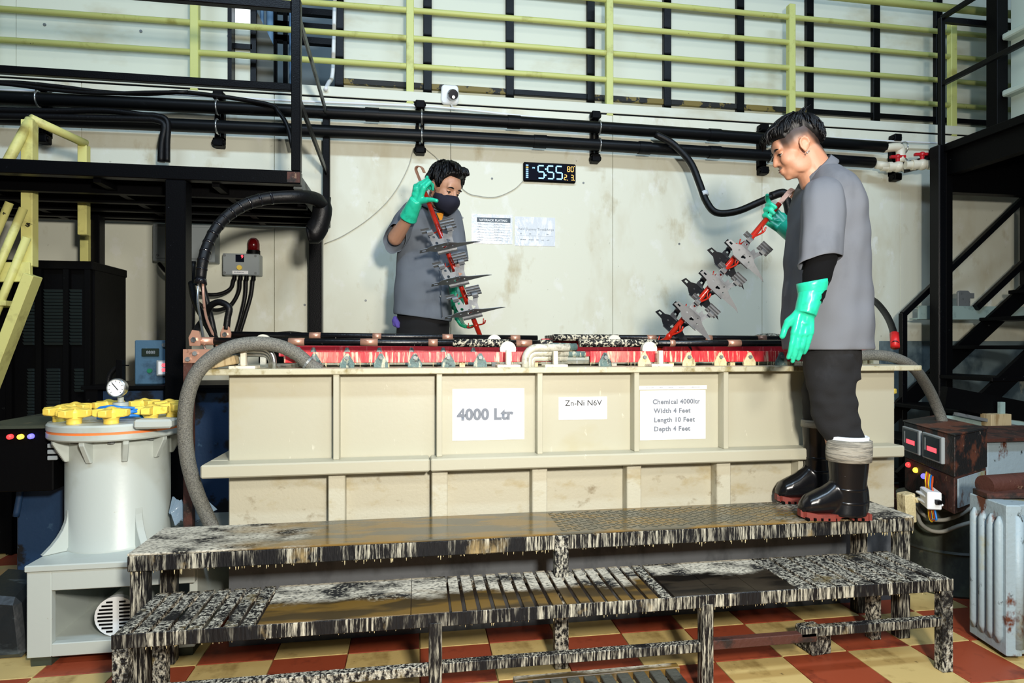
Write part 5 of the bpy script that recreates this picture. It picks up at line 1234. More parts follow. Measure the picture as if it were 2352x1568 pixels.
def rack(label, top, bot, r, hookdir, stations, armdir):
    top, bot = V(top), V(bot); d = (bot-top).normalized()
    t = thing('plating_rack', label, 'plating rack', bot)
    MB().tube([top, top.lerp(bot,.5), bot], [r, r*1.08, r], 14).build('rod', M_rod, t, smooth=True)
    # flat copper hook
    h = V(hookdir).normalized(); w = d.cross(h).normalized(); pts = [top+d*.06, top-d*.04, top-d*.075]
    for k in range(1, 8):
        a = math.pi*k/8; pts.append(top-d*.075-d*.026*math.sin(a)+h*.026*(1-math.cos(a)))
    pts.append(top-d*.055+h*.052)
    mb = MB(); rings = []
    for i, p in enumerate(pts):
        tt = (pts[min(i+1,len(pts)-1)]-pts[max(i-1,0)]).normalized(); nn = tt.cross(w).normalized()
        rings.append([p+w*.012+nn*.003, p-w*.012+nn*.003, p-w*.012-nn*.003, p+w*.012-nn*.003])
    mb.loft(rings); mb.build('copper_hook', M_copper, t, smooth=True, auto=60)
    a = V(armdir).normalized()
    for f in stations:
        c = top.lerp(bot, f); mb = MB()
        mb.tube([c-a*.075+UP*.012, c-a*.065-UP*.002, c, c+a*.065-UP*.002, c+a*.078+UP*.016], .0045, 8, 3)
        mb.tube([c-a*.06, c-a*.06+UP*.018-d*.01], .003, 6).tube([c+a*.06, c+a*.062+UP*.03], .0035, 6)
        mb.ball(c, r*1.2)
        mb.build('contact_arm', M_rod, t, smooth=True)
    return t, d
# right rack, held by the young man
RD = 3.05
rt, rb_ = PD(1790, 468, RD), PD(1508, 806, RD-.02)
rk, d = rack('red coated plating rack held by the young man in the grey shirt', rt, rb_, .0135, RT*.6+FW*.7, (.235,.455,.68,.90), RT*.75+UP*.4-FW*.5)
Lr = (RT*.73-UP*.68); Rr = -d
for k, (u, v, w) in enumerate(((1709,588,'top'), (1650,658,'middle'), (1590,730,'bottom'))):
    o = PD(u, v, RD-.055)
    bracket(f'bare grey sheet metal bracket, {w} of the three on the right rack', o, Lr, Rr, -FW, M_part, 'grey brackets on the right rack', .35, .84)
    o = PD(u-44, v+18, RD+.06)
    bracket(f'dark plated bracket behind the {w} grey one on the right rack', o, Lr, Rr, -FW, M_partd, 'dark brackets on the right rack', .5, .86)
# left rack, held by the masked worker
LD = 3.78
lt, lb_ = PD(966, 418, LD-.02), PD(1110, 790, LD-.03)
lk, d2 = rack('red coated plating rack held by the masked worker', lt, lb_, .0150, RT*.8-FW*.4, (.30,.51,.705,.885), RT*.75+UP*.18-FW*.6)
Ll = RT*.97+UP*.22; Rl = -d2
for k, (u, v, w) in enumerate(((1020,566,'top'), (1047,643,'middle'), (1078,718,'bottom'))):
    o = PD(u, v, LD-.12)
    bracket(f'grey sheet metal bracket, {w} of the three on the left rack', o, Ll, Rl, -FW, M_part, 'grey brackets on the left rack', 1.22, 1.14)
# ================================================================== people
def ell(c, ax, ay, n=36, wob=None, ph=0):
    c = V(c); out = []
    for k in range(n):
        a = 2*math.pi*k/n; s = 1+(wob(a) if wob else 0)
        out.append(c+(V(ax)*math.cos(a)+V(ay)*math.sin(a))*s)
    return out
def sq(a, p=2.6):       # squarish ellipse factor
    return (abs(math.cos(a))**p+abs(math.sin(a))**p)**(-1/p)
def dense(rings, n, amp):
    """more rings, with cloth folds"""
    out = list(zip(*[smooth_path([r[k] for r in rings], n) for k in range(len(rings[0]))])); res = []
    for i, r in enumerate(out):
        c = sum(r, V((0,0,0)))/len(r); w = amp*sstep(i, 2, 8)
        res.append([p+(p-c).normalized()*w*(noise.noise(V((p.x*7, p.y*7, p.z*2.6)))+.7*noise.noise(V((p.x*8+p.z*9, p.y*8, p.z*11-p.x*7)))) for p in r])
    return res
class Head:
    def __init__(s, c, f, u, sc=1.0):
        s.c = V(c); s.f = V(f).normalized(); s.l = V(u).cross(s.f).normalized(); s.u = s.f.cross(s.l).normalized(); s.k = sc
    def p(s, f, u, l=0): return s.c+(s.f*f+s.u*u+s.l*l)*s.k
    def rot(s):
        return Matrix((s.f, s.l, s.u)).transposed()
    def add(s, mb, f, u, l, rf, ru, rl, n=20, m=14): mb.ball(s.p(f,u,l), V((rf,rl,ru))*s.k, n, m, rot=s.rot())
    def shape(s, mb):
        A = s.add
        A(mb,-.012,.035,0,.098,.086,.077); A(mb,.035,-.028,0,.054,.084,.058); A(mb,.044,-.084,0,.042,.032,.042); A(mb,.070,-.101,0,.016,.014,.020)
        for q in (-1, 1):
            A(mb,.012,-.062,q*.038,.050,.050,.018); A(mb,.075,.016,q*.026,.015,.010,.026); A(mb,.054,-.032,q*.034,.032,.034,.022)
            mb.ball(s.p(.091,-.038,q*.011), .0078*s.k, 10, 8)
            # ear: disc with rim
            ec = s.p(-.012,-.012,q*.078)
            A(mb,-.014,-.010,q*.076,.017,.027,.006); A(mb,-.006,-.034,q*.075,.009,.011,.006)
            pts = [s.p(-.012+.0185*math.cos(a+.3), -.009+.027*math.sin(a+.3), q*(.082+.004*math.sin(a))) for a in [math.radians(-60+k*30) for k in range(9)]]
            mb.tube(pts, .0046*s.k, 8)
        mb.cap(s.p(.084,.010), s.p(.101,-.028), .0085*s.k, .0105*s.k); mb.ball(s.p(.102,-.033), .0108*s.k, 12, 10)
        A(mb,.088,-.064,0,.010,.006,.020); A(mb,.086,-.077,0,.010,.007,.018); A(mb,.074,-.090,0,.014,.010,.02)
        A(mb,.070,.030,0,.022,.035,.050)
    def eyes(s, par, lidcol, look=-.25, closed=.5):
        for q in (-1, 1):
            e = MB(); e.ball(s.p(.0695,-.002,q*.031), .0122*s.k, 14, 10); eo = e.build('eye', M_eye, par, smooth=True)
            i = MB(); i.ball(s.p(.0785,-.003+look*.010,q*.032), V((.0042,.0055,.0060))*s.k, 10, 8, rot=s.rot()); i.build('iris', M_iris, eo, smooth=True)
            b = MB(); pts = [s.p(.078+.008*math.sin(math.pi*t), .017+.004*math.sin(math.pi*t), q*(.010+.042*t)) for t in (0,.2,.4,.6,.8,1)]
            b.tube([p+s.f*.004*s.k for p in pts], [.003*s.k,.0042*s.k,.0045*s.k,.0042*s.k,.0034*s.k,.0015*s.k], 8); b.build('eyebrow', M_hair, par, smooth=True)
            l = MB(); pts = [s.p(.0745+.0085*math.sin(math.pi*t), .003+.004*math.sin(math.pi*t)-closed*.008, q*(.018+.027*t)) for t in (0,.2,.4,.6,.8,1)]
            l.tube(pts, [.0016*s.k,.0026*s.k,.003*s.k,.003*s.k,.0026*s.k,.0016*s.k], 8); l.build('eyelash', M_hair, par, smooth=True)
            l = MB(); l.ball(s.p(.0700,.0050-closed*.004,q*.031), V((.0136,.0140,.0100))*s.k, 14, 10, rot=s.rot()); l.build('eyelid', lidcol, par, smooth=True)
    def hair(s, par, th, n=120, m=70, name='hair'):
        c = s.p(-.012,.035); mb = MB(); rings = []
        for i in range(1, m):
            ph = math.pi*i/m; ring = []
            for k in range(n):
                a = 2*math.pi*k/n; d = V((math.sin(ph)*math.cos(a), math.cos(ph), math.sin(ph)*math.sin(a)))   # f,u,l
                t = th(d, a, ph, -.012+.098*d.x, .035+.086*d.y); f, u, l = d.x*(.098+t), d.y*(.086+t), d.z*(.077+t)
                ring.append(c+(s.f*f+s.u*u+s.l*l)*s.k)
            rings.append(ring)
        mb.loft(rings); return mb.build(name, M_hair, par, smooth=True)
def locks(H, par, th, w, n, lmin, lmax, seed, lift=.002, r=.0035):
    """combed strands that follow the hair surface outward from the whorl w (f,u,l)"""
    rg = random.Random(seed); w = V(w).normalized(); e1 = w.orthogonal().normalized(); e2 = w.cross(e1); c = H.p(-.012,.035); mb = MB()
    for _ in range(n):
        az = rg.random()*2*math.pi; t0 = .05+1.9*rg.random()**.8; ln = lmin+(lmax-lmin)*rg.random(); tw = .25*(rg.random()-.5); pts = []
        for q in range(6):
            t = t0+ln*q/5; a_ = az+tw*q/5; d = w*math.cos(t)+(e1*math.cos(a_)+e2*math.sin(a_))*math.sin(t)
            a = math.atan2(d.z, d.x) % (2*math.pi); ph = math.acos(max(-1, min(1, d.y)))
            k = th(d, a, ph, -.012+.098*d.x, .035+.086*d.y)
            if k < .003: break
            k += lift*(1+q*.5)
            pts.append(c+(H.f*d.x*(.098+k)+H.u*d.y*(.086+k)+H.l*d.z*(.077+k))*H.k)
        if len(pts) < 4: continue
        m = len(pts); mb.tube(pts, [r*1.0, r*1.25, r*1.2, r, r*.8, r*.3][:m-1]+[r*.3], 6)
    return mb
def sstep(x, a, b):
    t = max(0., min(1., (x-a)/(b-a))); return t*t*(3-2*t)
def hand(mb, w, d, n, t, curls, thumb, sc=1.0, spread=.10):
    """w wrist, d finger direction, n palm side, t thumb side; curls per finger (3 angles)"""
    w, d, n, t = V(w), V(d).normalized(), V(n), V(t); n = (n-d*n.dot(d)).normalized(); t = (t-d*t.dot(d)-n*t.dot(n)).normalized()
    off = (.030, .010, -.010, -.029); ln = ((.046,.029,.022), (.050,.033,.023), (.046,.031,.023), (.037,.024,.021)); kn = (.088, .092, .088, .080)
    for i in range(4):
        k = w+(d*kn[i]+t*off[i])*sc; mb.cap(w+t*off[i]*.62*sc+d*.012*sc, k, .0165*sc, .0145*sc)
        p = k; a = 0; dd = (d+t*off[i]*spread*8)
        dd = dd.normalized()
        for j in range(3):
            a += curls[i][j]; v = (dd*math.cos(a)+n*math.sin(a)).normalized(); q = p+v*ln[i][j]*sc
            mb.cap(p, q, (.0118-.0012*j)*sc, (.0112-.0014*j)*sc); p = q
    mb.ball(w+d*.05*sc, V((.035,.035,.02))*sc*.6)
    b = w+(t*.026+d*.018+n*.006)*sc; p = b
    for (ct, cd, cn), l, r in zip(thumb, (.042,.032,.026), (.0165,.0135,.012)):
        v = (t*ct+d*cd+n*cn).normalized(); q = p+v*l*sc; mb.cap(p, q, r*sc, r*.9*sc); p = q
def cuff(mb, a, b, r0, r1): mb.tube([a, a.lerp(b,.5), b], [r0, (r0+r1)/2*.98, r1], 18)
def wrinkle(amp, fx=3., fz=9.):
    return lambda p, n: p+n*(amp*(noise.noise(V((p.x*fx*3, p.y*fx*3, p.z*fz)))+.6*noise.noise(V((p.x*9+p.z*14, p.y*9, p.z*16-p.x*10)))))

# ------------------------------------------------------------------ young man at the right
D1 = 2.62
S1 = D1/FPX
h1 = Head(PD(1829, 341, D1), -RT*.95+FW*.20-UP*.37, UP, 1.01)
sk = MB(); h1.shape(sk)
sk.cap(h1.p(-.035,-.04), PD(1884, 412, D1), .058, .066, 20); sk.cap(h1.p(-.01,-.075), PD(1872, 418, D1), .046, .06, 18)
sk.cap(PD(1895,455,D1-.14), PD(1895,455,D1+.14), .06, .06); sk.cap(PD(1895,460,D1), PD(1900,780,D1), .10, .10)
nl = [PD(1893,452,D1-.17), PD(1888,612,D1-.235), PD(1852,712,D1-.25)]       # near arm
sk.cap(nl[0], nl[1], .05, .042); sk.cap(nl[1], nl[2], .038, .024)
fl_ = [PD(1893,452,D1+.17), PD(1880,570,D1+.27), PD(1812,531,D1+.42)]       # far arm
sk.cap(fl_[0], fl_[1], .05, .042); sk.cap(fl_[1], fl_[2], .038, .024)
lg = [[PD(1912,800,D1-.08), PD(1908,930,D1-.10), PD(1945,1125,D1-.125)], [PD(1900,800,D1+.08), PD(1882,930,D1+.12), PD(1880,1085,D1+.13)]]
for a, b, c in lg: sk.cap(a, b, .075, .055); sk.cap(b, c, .052, .04)
def hl1(f):
    pts = ((-.2,-.20),(-.089,-.047),(-.039,.046),(.005,.052),(.043,.034),(.07,.046),(.2,.07))
    for (a0, b0), (a1, b1) in zip(pts[:-1], pts[1:]):
        if f <= a1: return b0+(b1-b0)*(f-a0)/(a1-a0)
    return .07
def fade1(c):
    q = (c-h1.c)/h1.k; f, u, l = q.dot(h1.f), q.dot(h1.u), abs(q.dot(h1.l))
    if u > .2 or u < -.09 or f > .085 or abs(f) > .14 or l > .0865: return 0.
    if l > .074 and abs(f+.012) < .024 and u < .022: return 0.
    return .95*sstep(u-hl1(f), -.052, -.004)*(1-sstep(f, .058, .075))*sstep(f,-.13,-.09)
p1 = fuse(sk, 'person', M_skin, None, .0046, 6, .5, attr=fade1)
tag(p1, 'person in grey shirt and black rubber boots standing on the bench with a rack', 'person', 'workers at the tank')
h1.eyes(p1, M_skin, -.7, 1.15)
def th1(d, a, ph, f, u):
    k = sstep(u-hl1(f), -.012, .045)
    st = .004*noise.noise(V((a*9, ph*2.2, 1)))+.003*noise.noise(V((a*26, ph*4, 3)))
    bang = .010*sstep(f,.03,.08)
    return -.014+k*(.026+.010*sstep(u,.06,.12)+st+bang-.012*sstep(.02-u,0,.06))
hr = h1.hair(p1, th1)
lk_ = MB(); rr = random.Random(4)
for k in range(34):
    l0 = -.055+.11*rr.random(); p0 = h1.p(.03+.02*rr.random(), .128-.012*rr.random(), l0*.8); p2 = h1.p(.104+.010*rr.random(), .052+.016*rr.random(), l0)
    lk_.tube([p0, (p0+p2)/2+h1.f*.020+h1.u*.012, p2], [.007,.007,.0012], 6, 3)
for k in range(14):
    p0 = h1.p(-.05-.03*rr.random(), .122+.006*rr.random(), -.02+.04*rr.random()); lk_.tube([p0, p0+h1.u*.016-h1.f*.012, p0+h1.u*(.016+.012*rr.random())-h1.f*(.03+.01*rr.random())], [.006,.004,.001], 6, 2)
lk_.build('hair_locks', M_hair, hr, smooth=True, kind='stuff')
locks(h1, hr, th1, (-.45,.9,0), 420, .35, .75, 21).build('hair_strands', M_hair, hr, smooth=True, kind='stuff')
MB().tube([h1.p(.0965,-.067,q*.001*k) for k, q in ((-16,1),(-8,1),(0,1),(8,1),(16,1))], [.0012,.0026,.003,.0026,.0012], 8).build('mouth', M_lip, p1, smooth=True)
MB().tube([h1.p(.098-.00001*k*k*4,-.0575,.001*k) for k in (-18,-10,0,10,18)], [.0008,.0016,.0014,.0016,.0008], 8).build('moustache', M_fade, p1, smooth=True)
for q in (1, -1):
    MB().ball(h1.p(-.004,-.050,q*.086), .0042, 10, 8).ball(h1.p(-.012,-.047,q*.086), .0036, 10, 8).build('ear_stud', M_steel, p1, smooth=True)
# shirt: body loft
def ring1(v, uL, uR, hd, n=56, D=D1, tilt=0):
    c = PD((uL+uR)/2, v, D); ax = RT*((uR-uL)/2*S1)
    out = []
    for k in range(n):
        a = 2*math.pi*k/n; s = sq(a, 2.5)
        fold = 1+.012*math.sin(a*7+v*.01)*sstep(v, 480, 800)+.008*math.sin(a*13+1+v*.02)
        out.append(c+(ax*math.cos(a)+FW*hd*math.sin(a)+UP*tilt*math.cos(a))*s*fold)
    return out
rows = [(801,1820,1976,.175),(801,1813,1986,.185),(780,1813,1986,.188),(740,1813,1985,.19),(690,1815,1984,.19),(640,1818,1981,.192),(600,1821,1977,.195),(560,1824,1973,.197),(525,1828,1968,.20),(490,1833,1962,.203),(462,1838,1953,.203),(440,1843,1944,.195),(420,1849,1935,.165),(402,1856,1925,.12),(388,1862,1918,.085)]
sh1 = MB().loft(dense([ring1(*r) for r in rows], 4, .011))
sho = sh1.build('shirt', M_shirt, p1, smooth=True)
sm = sho.modifiers.new('sub', 'SUBSURF'); sm.levels = 1; sm.render_levels = 1
# collar
cb_, cf_ = PD(1907,368,D1), PD(1850,424,D1); cc_ = (cb_+cf_)/2; ax = (cb_-cf_)/2
nrm = (UP*.8-RT*.55).normalized()
rings = [ell(cc_-nrm*.03, ax*.98, FW*.078, 32), ell(cc_, ax*.96, FW*.074, 32), ell(cc_+nrm*.022, ax*1.0, FW*.074, 32), ell(cc_+nrm*.020, ax*1.06, FW*.080, 32), ell(cc_-nrm*.016, ax*1.20, FW*.095, 32), ell(cc_-nrm*.022, ax*1.17, FW*.092, 32)]
MB().loft(rings, cap=False).build('collar', M_shirt, sho, smooth=True)
# sleeves
def sleeve(rows_, par, m, name='sleeve', n=32):
    mb = MB(); mb.loft([ell(c, a, b, n, lambda q, i=i: .025*math.sin(q*5+i)+.015*math.sin(q*9-i*2)) for i, (c, a, b) in enumerate(rows_)], cap=False)
    mb = MB(); mb.loft(dense([ell(c, a, b, n, lambda q, i=i: .03*math.sin(q*5+i*.6)+.02*math.sin(q*9-i)) for i, (c, a, b) in enumerate(rows_)], 4, .006), cap=False)
    o = mb.build(name, m, par, smooth=True); s = o.modifiers.new('sub', 'SUBSURF'); s.levels = 1; s.render_levels = 1
    return o
ns = [(1890,408,-.10,.02,.03),(1891,420,-.135,.062,.055),(1892,446,-.165,.080,.066),(1892,490,-.19,.084,.068),(1888,540,-.212,.083,.068),(1884,585,-.226,.084,.068),(1881,600,-.23,.085,.068),(1881,600,-.23,.080,.063),(1883,585,-.226,.078,.061)]
sleeve([(PD(u,v,D1+dd), RT*a+UP*(.010 if v > 560 else 0), FW*b-UP*(.022 if v > 580 else 0)) for u, v, dd, a, b in ns], sho, M_shirt)
fs = [(1890,408,.10,.02,.03),(1891,425,.14,.062,.055),(1890,455,.18,.075,.066),(1884,500,.22,.078,.068),(1876,545,.255,.078,.066),(1874,556,.26,.078,.066)]
sleeve([(PD(u,v,D1+dd), RT*a, FW*b) for u, v, dd, a, b in fs], sho, M_shirt)
MB().tube([PD(1880,432,D1-.20), PD(1896,428,D1-.205), PD(1914,446,D1-.20), PD(1922,480,D1-.20), PD(1926,520,D1-.205)], .0022, 6, 4).build('shoulder_seam', M_shirt2, sho, smooth=True)
# black undersleeve
us = MB(); us.tube([nl[0].lerp(nl[1],.85), PD(1880,620,D1-.235), PD(1868,668,D1-.242), PD(1862,690,D1-.245)], [.056,.053,.046,.042], 20, 3)
us.build('undersleeve', mat('black_knit', (.0022,.0022,.0026), .95, 0, (), .2, 400, spec=.2), p1, smooth=True)
us = MB(); us.tube([fl_[1]+RT*.02, fl_[1].lerp(fl_[2],.6)], [.05,.044], 18); us.build('undersleeve', MATS['black_knit'], p1, smooth=True)
# gloves
g = MB(); wv = PD(1850, 712, D1-.25)
hand(g, wv, PD(1838,800,D1-.25)-wv, FW, -RT, [(.10,.15,.12),(.12,.18,.12),(.14,.18,.14),(.18,.2,.15)], [(.55,.75,.25),(.25,.95,.2),(.1,1,.15)], 1.04, .02)
cuff(g, PD(1850,722,D1-.25), PD(1866,660,D1-.243), .040, .050)
gl = fuse(g, 'glove', M_glove, p1, .0038, 3, disp=lambda p, n: p+n*.0018*noise.noise(p*38))
rg = [ell(PD(1866,v,D1-.243), RT*r+UP*.010, FW*r*.95, 28) for v, r in ((672,.051),(664,.0545),(654,.057),(646,.0585),(645,.056),(655,.050))]
MB().loft(rg, cap=False).build('cuff_edge', M_glove, gl, smooth=True)
g = MB(); wv = PD(1806, 527, 3.05)
dd = (PD(1752, 480, 3.10)-wv).normalized()
hand(g, wv, dd, -FW, UP*.75+RT*.5, [(.30,.55,.5),(.75,1.35,.9),(.85,1.4,.9),(.9,1.4,.9)], [(.25,.95,-.25),(-.25,1,-.2),(-.45,1,.0)], 1.16, .03)
cuff(g, wv+dd*.02, PD(1858,566,D1+.32), .040, .052)
fuse(g, 'glove', M_glove, p1, .0038, 3)
# trousers
def legloft(rows_, n=36):
    rings = []
    for i, (v, uL, uR, D, hd) in enumerate(rows_):
        c = PD((uL+uR)/2, v, D); ax = RT*((uR-uL)/2*D/FPX)
        rings.append([c+(ax*math.cos(a)+FW*hd*math.sin(a))*(1+.022*math.sin(a*3+i*1.3)+.014*math.sin(a*7-i*2.1)) for a in [2*math.pi*k/n for k in range(n)]])
    return rings
tr_ = MB()
tr_.loft(legloft([(770,1850,1966,D1,.15),(805,1852,1966,D1,.155),(840,1852,1964,D1-.01,.15),(870,1854,1962,D1-.02,.14)]))
tr_.loft(legloft([(800,1852,1964,D1-.075,.09),(840,1852,1963,D1-.08,.088),(880,1853,1962,D1-.09,.082),(920,1860,1966,D1-.10,.076),(955,1872,1972,D1-.105,.07),(985,1884,1978,D1-.11,.064),(1004,1894,1984,D1-.115,.058),(1018,1902,1984,D1-.118,.05),(1040,1910,1982,D1-.12,.04)]))
tr_.loft(legloft([(800,1850,1955,D1+.075,.09),(850,1848,1945,D1+.09,.086),(900,1846,1935,D1+.10,.078),(940,1850,1925,D1+.115,.068),(968,1854,1912,D1+.12,.055),(990,1856,1905,D1+.125,.045)]))
tb = fuse(tr_, 'trousers', M_pants, p1, .006, 2, disp=wrinkle(.013, 3., 7.))
# boots
def boot(shaft, toe_u, heel_u, sole_v, D, par, cuffed):
    g = MB(); px = D/FPX
    zs = PD(toe_u, sole_v, D).z
    base = BZ+.001
    def at(u, z): q = PD(u, 1100, D); return V((q.x, q.y, base+z))
    g.loft([ell(V((*PD((a+b)/2,v,D).xy, PD(0,v,D).z)), RT*((b-a)/2*px), FW*((b-a)/2*px)*.86, 28) for v, a, b in shaft])
    L = heel_u-toe_u
    foot = []
    for f, h, w in ((0.0,.030,.018),(.03,.044,.030),(.10,.068,.043),(.22,.084,.050),(.36,.102,.050),(.50,.130,.046),(.62,.15,.044),(.75,.17,.045),(.88,.165,.043),(.97,.13,.036),(1.0,.08,.024)):
        c = at(toe_u+L*f, .028+h*.45); foot.append([c+FW*w*math.cos(a)+UP*(h*.55)*math.sin(a) for a in [2*math.pi*k/24 for k in range(24)]])
    g.loft(foot)
    b = fuse(g, 'rubber_boot', M_boot, par, .005, 5)
    s = MB(); out = []
    n = 30
    for k in range(n):
        f = k/(n-1); w = .048*math.sin(math.pi*min(1,(f*.93+.05)))**.45 if f < .45 else .046-.008*math.sin(math.pi*(f-.45)/.55)
        if f < .04: w *= .7
        if f > .96: w *= .8
        out.append((f, w))
    pts = [(f, w) for f, w in out]+[(f, -w) for f, w in reversed(out)]
    lower = [at(toe_u-1+(L+2)*f, .012 if .55 < f < .72 else (.010*(1-f/.1) if f < .1 else .0))+FW*w for f, w in pts]; up_ = [at(toe_u-1+(L+2)*f, .025+(.012*(1-f/.15) if f < .15 else 0))+FW*w for f, w in pts]
    s.loft([lower, up_]); s.build('sole', M_sole, b)
    for k in range(9):
        f = .06+.1*k
        if .52 < f < .74: continue
        q = at(toe_u+L*f, .006); MB().obox(q, RT*.004, FW*.047, UP*.005).build('tread_groove', M_blackm, b)
    for v, a, b_, in ((shaft[-2][0], shaft[-2][1], shaft[-2][2]), (shaft[-3][0], shaft[-3][1], shaft[-3][2])):
        c = V((*PD((a+b_)/2,v,D).xy, PD(0,v,D).z)); w = (b_-a)/2*px
        MB().loft([ell(c+UP*dz, RT*w*k_, FW*w*.86*k_, 28) for dz, k_ in ((-.006,1.0),(-.003,1.035),(.003,1.035),(.006,1.0))], cap=False).build('moulded_band', M_boot, b, smooth=True)
    return b
b1 = boot([(1030,1903,1994,),(1060,1905,1992),(1090,1907,1989),(1120,1908,1986),(1150,1908,1988),(1180,1900,1988)], 1836, 1990, 1195, 2.485, p1, True)
def cuffring(par, rows_, D, m):
    px = D/FPX; MB().loft([ell(V((*PD((a+b)/2,v,D).xy, PD(0,v,D).z)), RT*((b-a)/2*px), FW*((b-a)/2*px)*.88, 32, lambda q, i=i: .012*math.sin(q*6+i)) for i, (v, a, b) in enumerate(rows_)], cap=False).build('folded_cuff', m, par, smooth=True)
cuffring(b1, [(1058,1904,1996),(1057,1901,1998),(1040,1900,1999),(1022,1902,1999),(1010,1904,1998),(1008,1908,1994),(1020,1911,1990)], 2.485, M_cuff)
cuffring(b1, [(1016,1909,1991),(1002,1907,1993),(1000,1911,1990),(1010,1914,1987)], 2.485, M_white)
b2 = boot([(964,1843,1910),(990,1845,1908),(1020,1847,1906),(1050,1848,1906),(1080,1850,1908),(1115,1848,1910)], 1783, 1912, 1150, 2.745, p1, False)
cuffring(b2, [(980,1842,1911),(979,1841,1912),(966,1842,1911),(963,1844,1909),(968,1847,1906)], 2.745, M_cuff)

# ------------------------------------------------------------------ masked worker behind the tank
D2 = 4.05
h2 = Head(PD(1021, 434, 3.90), RT*.70-FW*.60-UP*.40, UP+RT*.10, 1.16)
sk = MB(); h2.shape(sk)
sk.cap(h2.p(-.035,-.04), PD(998, 490, D2), .060, .068, 18)
sk.cap(PD(955,505,D2), PD(1030,508,D2), .06, .06); sk.cap(PD(985,505,D2+.01), PD(974,690,D2+.02), .085, .09)
sh_r, el_r, wr_r = PD(945,490,D2-.02), PD(908,546,D2-.14), PD(952,480,3.74)
sh_l, el_l, wr_l = PD(1038,505,D2-.02), PD(1052,610,D2-.02), PD(1050,690,D2-.14)
sk.cap(sh_r, el_r, .054, .050); sk.cap(el_r, el_r.lerp(wr_r, .74), .050, .034); sk.cap(sh_l, el_l, .05, .043); sk.cap(el_l, wr_l, .043, .032)
ft = [PD(948,770,D2+.04), PD(996,770,D2+.03)]
for q in ft:
    sk.cap(V((q.x,q.y,1.30)), V((q.x,q.y,.95)), .07, .055); sk.cap(V((q.x,q.y,.95)), V((q.x,q.y,.70)), .055, .045)
p2 = fuse(sk, 'person', M_skin2, None, .0048, 6)
tag(p2, 'person in dark face mask and slate shirt behind the tank, holding a rack upright', 'person', 'workers at the tank')
h2.eyes(p2, M_skin2, -.8, 1.25)
def hl2(f):
    pts = ((-.2,-.085),(-.035,-.075),(-.028,.022),(.008,.026),(.014,-.012),(.032,-.006),(.040,.035),(.058,.074),(.2,.080))
    for (a0, b0), (a1, b1) in zip(pts[:-1], pts[1:]):
        if f <= a1: return b0+(b1-b0)*(f-a0)/(a1-a0)
    return .08
def th2(d, a, ph, f, u):
    k = sstep(u-hl2(f), -.004, .014)
    st = .005*noise.noise(V((a*8, ph*2.2, 7)))+.004*noise.noise(V((a*24, ph*5, 5)))
    return -.014+k*(.024+.014*sstep(u,.05,.12)+st+.020*sstep(f,.03,.08)*sstep(u,.07,.10)-.010*sstep(.03-u,0,.05))
hr = h2.hair(p2, th2)
lk_ = MB()
lk_ = locks(h2, hr, th2, (-.35,.9,.1), 420, .35, .8, 31, .004, .005)
for k in range(26):
    l0 = -.06+.12*rr.random(); p0 = h2.p(.035+.02*rr.random(), .138-.006*rr.random(), l0*.8); pe = h2.p(.084+.008*rr.random(), .116+.010*rr.random(), l0*.9)
    lk_.tube([p0, (p0+pe)/2+h2.u*.012, pe, pe-h2.f*.006-h2.u*.014], [.009,.009,.007,.002], 7, 3)
lk_.build('hair_locks', M_hair, hr, smooth=True, kind='stuff')
# mask
rows_ = []
for i in range(9):
    t = i/8; u = -.014-.106*t; fc = .100+.030*math.sin(math.pi*min(1,t*1.05+.08))**.7 if t < .9 else .098
    fc = (.109,.124,.130,.130,.126,.120,.112,.102,.088)[i]; wd = (.068,.072,.075,.077,.076,.073,.066,.056,.044)[i]; dip = (-.030,-.032,-.034,-.036,-.04,-.044,-.05,-.058,-.066)
    row = []
    for k in range(15):
        s_ = -1+2*k/14; f = fc-(fc-.012-.02*t)*abs(s_)**2.7; uu = u+(-.020*(1-t)+.012*t)*abs(s_)**1.6
        row.append(h2.p(f, uu, wd*s_))
    rows_.append(row)
mb = MB(); vs = [p for r in rows_ for p in r]; fs_ = [(i*15+k, i*15+k+1, (i+1)*15+k+1, (i+1)*15+k) for i in range(8) for k in range(14)]
mb.add(vs, fs_); mo = mb.build('face_mask', M_mask, p2, smooth=True)
so = mo.modifiers.new('th', 'SOLIDIFY'); so.thickness = .003; so.offset = 0
for q in (-1, 1):
    MB().tube([h2.p(.02,-.034,q*.064), h2.p(.004,-.006,q*.082), h2.p(-.006,.022,q*.086), h2.p(-.022,.016,q*.086)], .0018, 6, 4).build('ear_loop', M_mask, mo, smooth=True)
    MB().tube([h2.p(.016,-.078,q*.064), h2.p(-.004,-.058,q*.076), h2.p(-.016,-.042,q*.080)], .0018, 6, 4).build('ear_loop', M_mask, mo, smooth=True)
S2 = D2/FPX
def ring2(v, uL, uR, hd, n=56, sl=0.0):
    c = PD((uL+uR)/2, v, D2+.02); ax = RT*((uR-uL)/2*S2)
    return [c+(ax*math.cos(a)+FW*hd*math.sin(a)-UP*sl*math.cos(a))*sq(a,2.5)*(1+.012*math.sin(a*7+v*.012)*sstep(v,540,720)+.008*math.sin(a*11+v*.03)) for a in [2*math.pi*k/n for k in range(n)]]
rows = [(728,912,1028,.12,.022),(728,905,1037,.13,.026),(700,905,1037,.132,.022),(650,907,1036,.134,.014),(600,911,1038,.136,.008),(560,915,1042,.137,.004),(530,918,1046,.137,0),(505,922,1050,.132,0),(487,932,1047,.120,.004),(473,950,1036,.10,.008),(462,968,1024,.08,.01),(454,978,1018,.072,.01)]
sh2 = MB().loft(dense([ring2(v,a,b,h,56,sl) for v, a, b, h, sl in rows], 4, .010)); so2 = sh2.build('shirt', M_shirt2, p2, smooth=True)
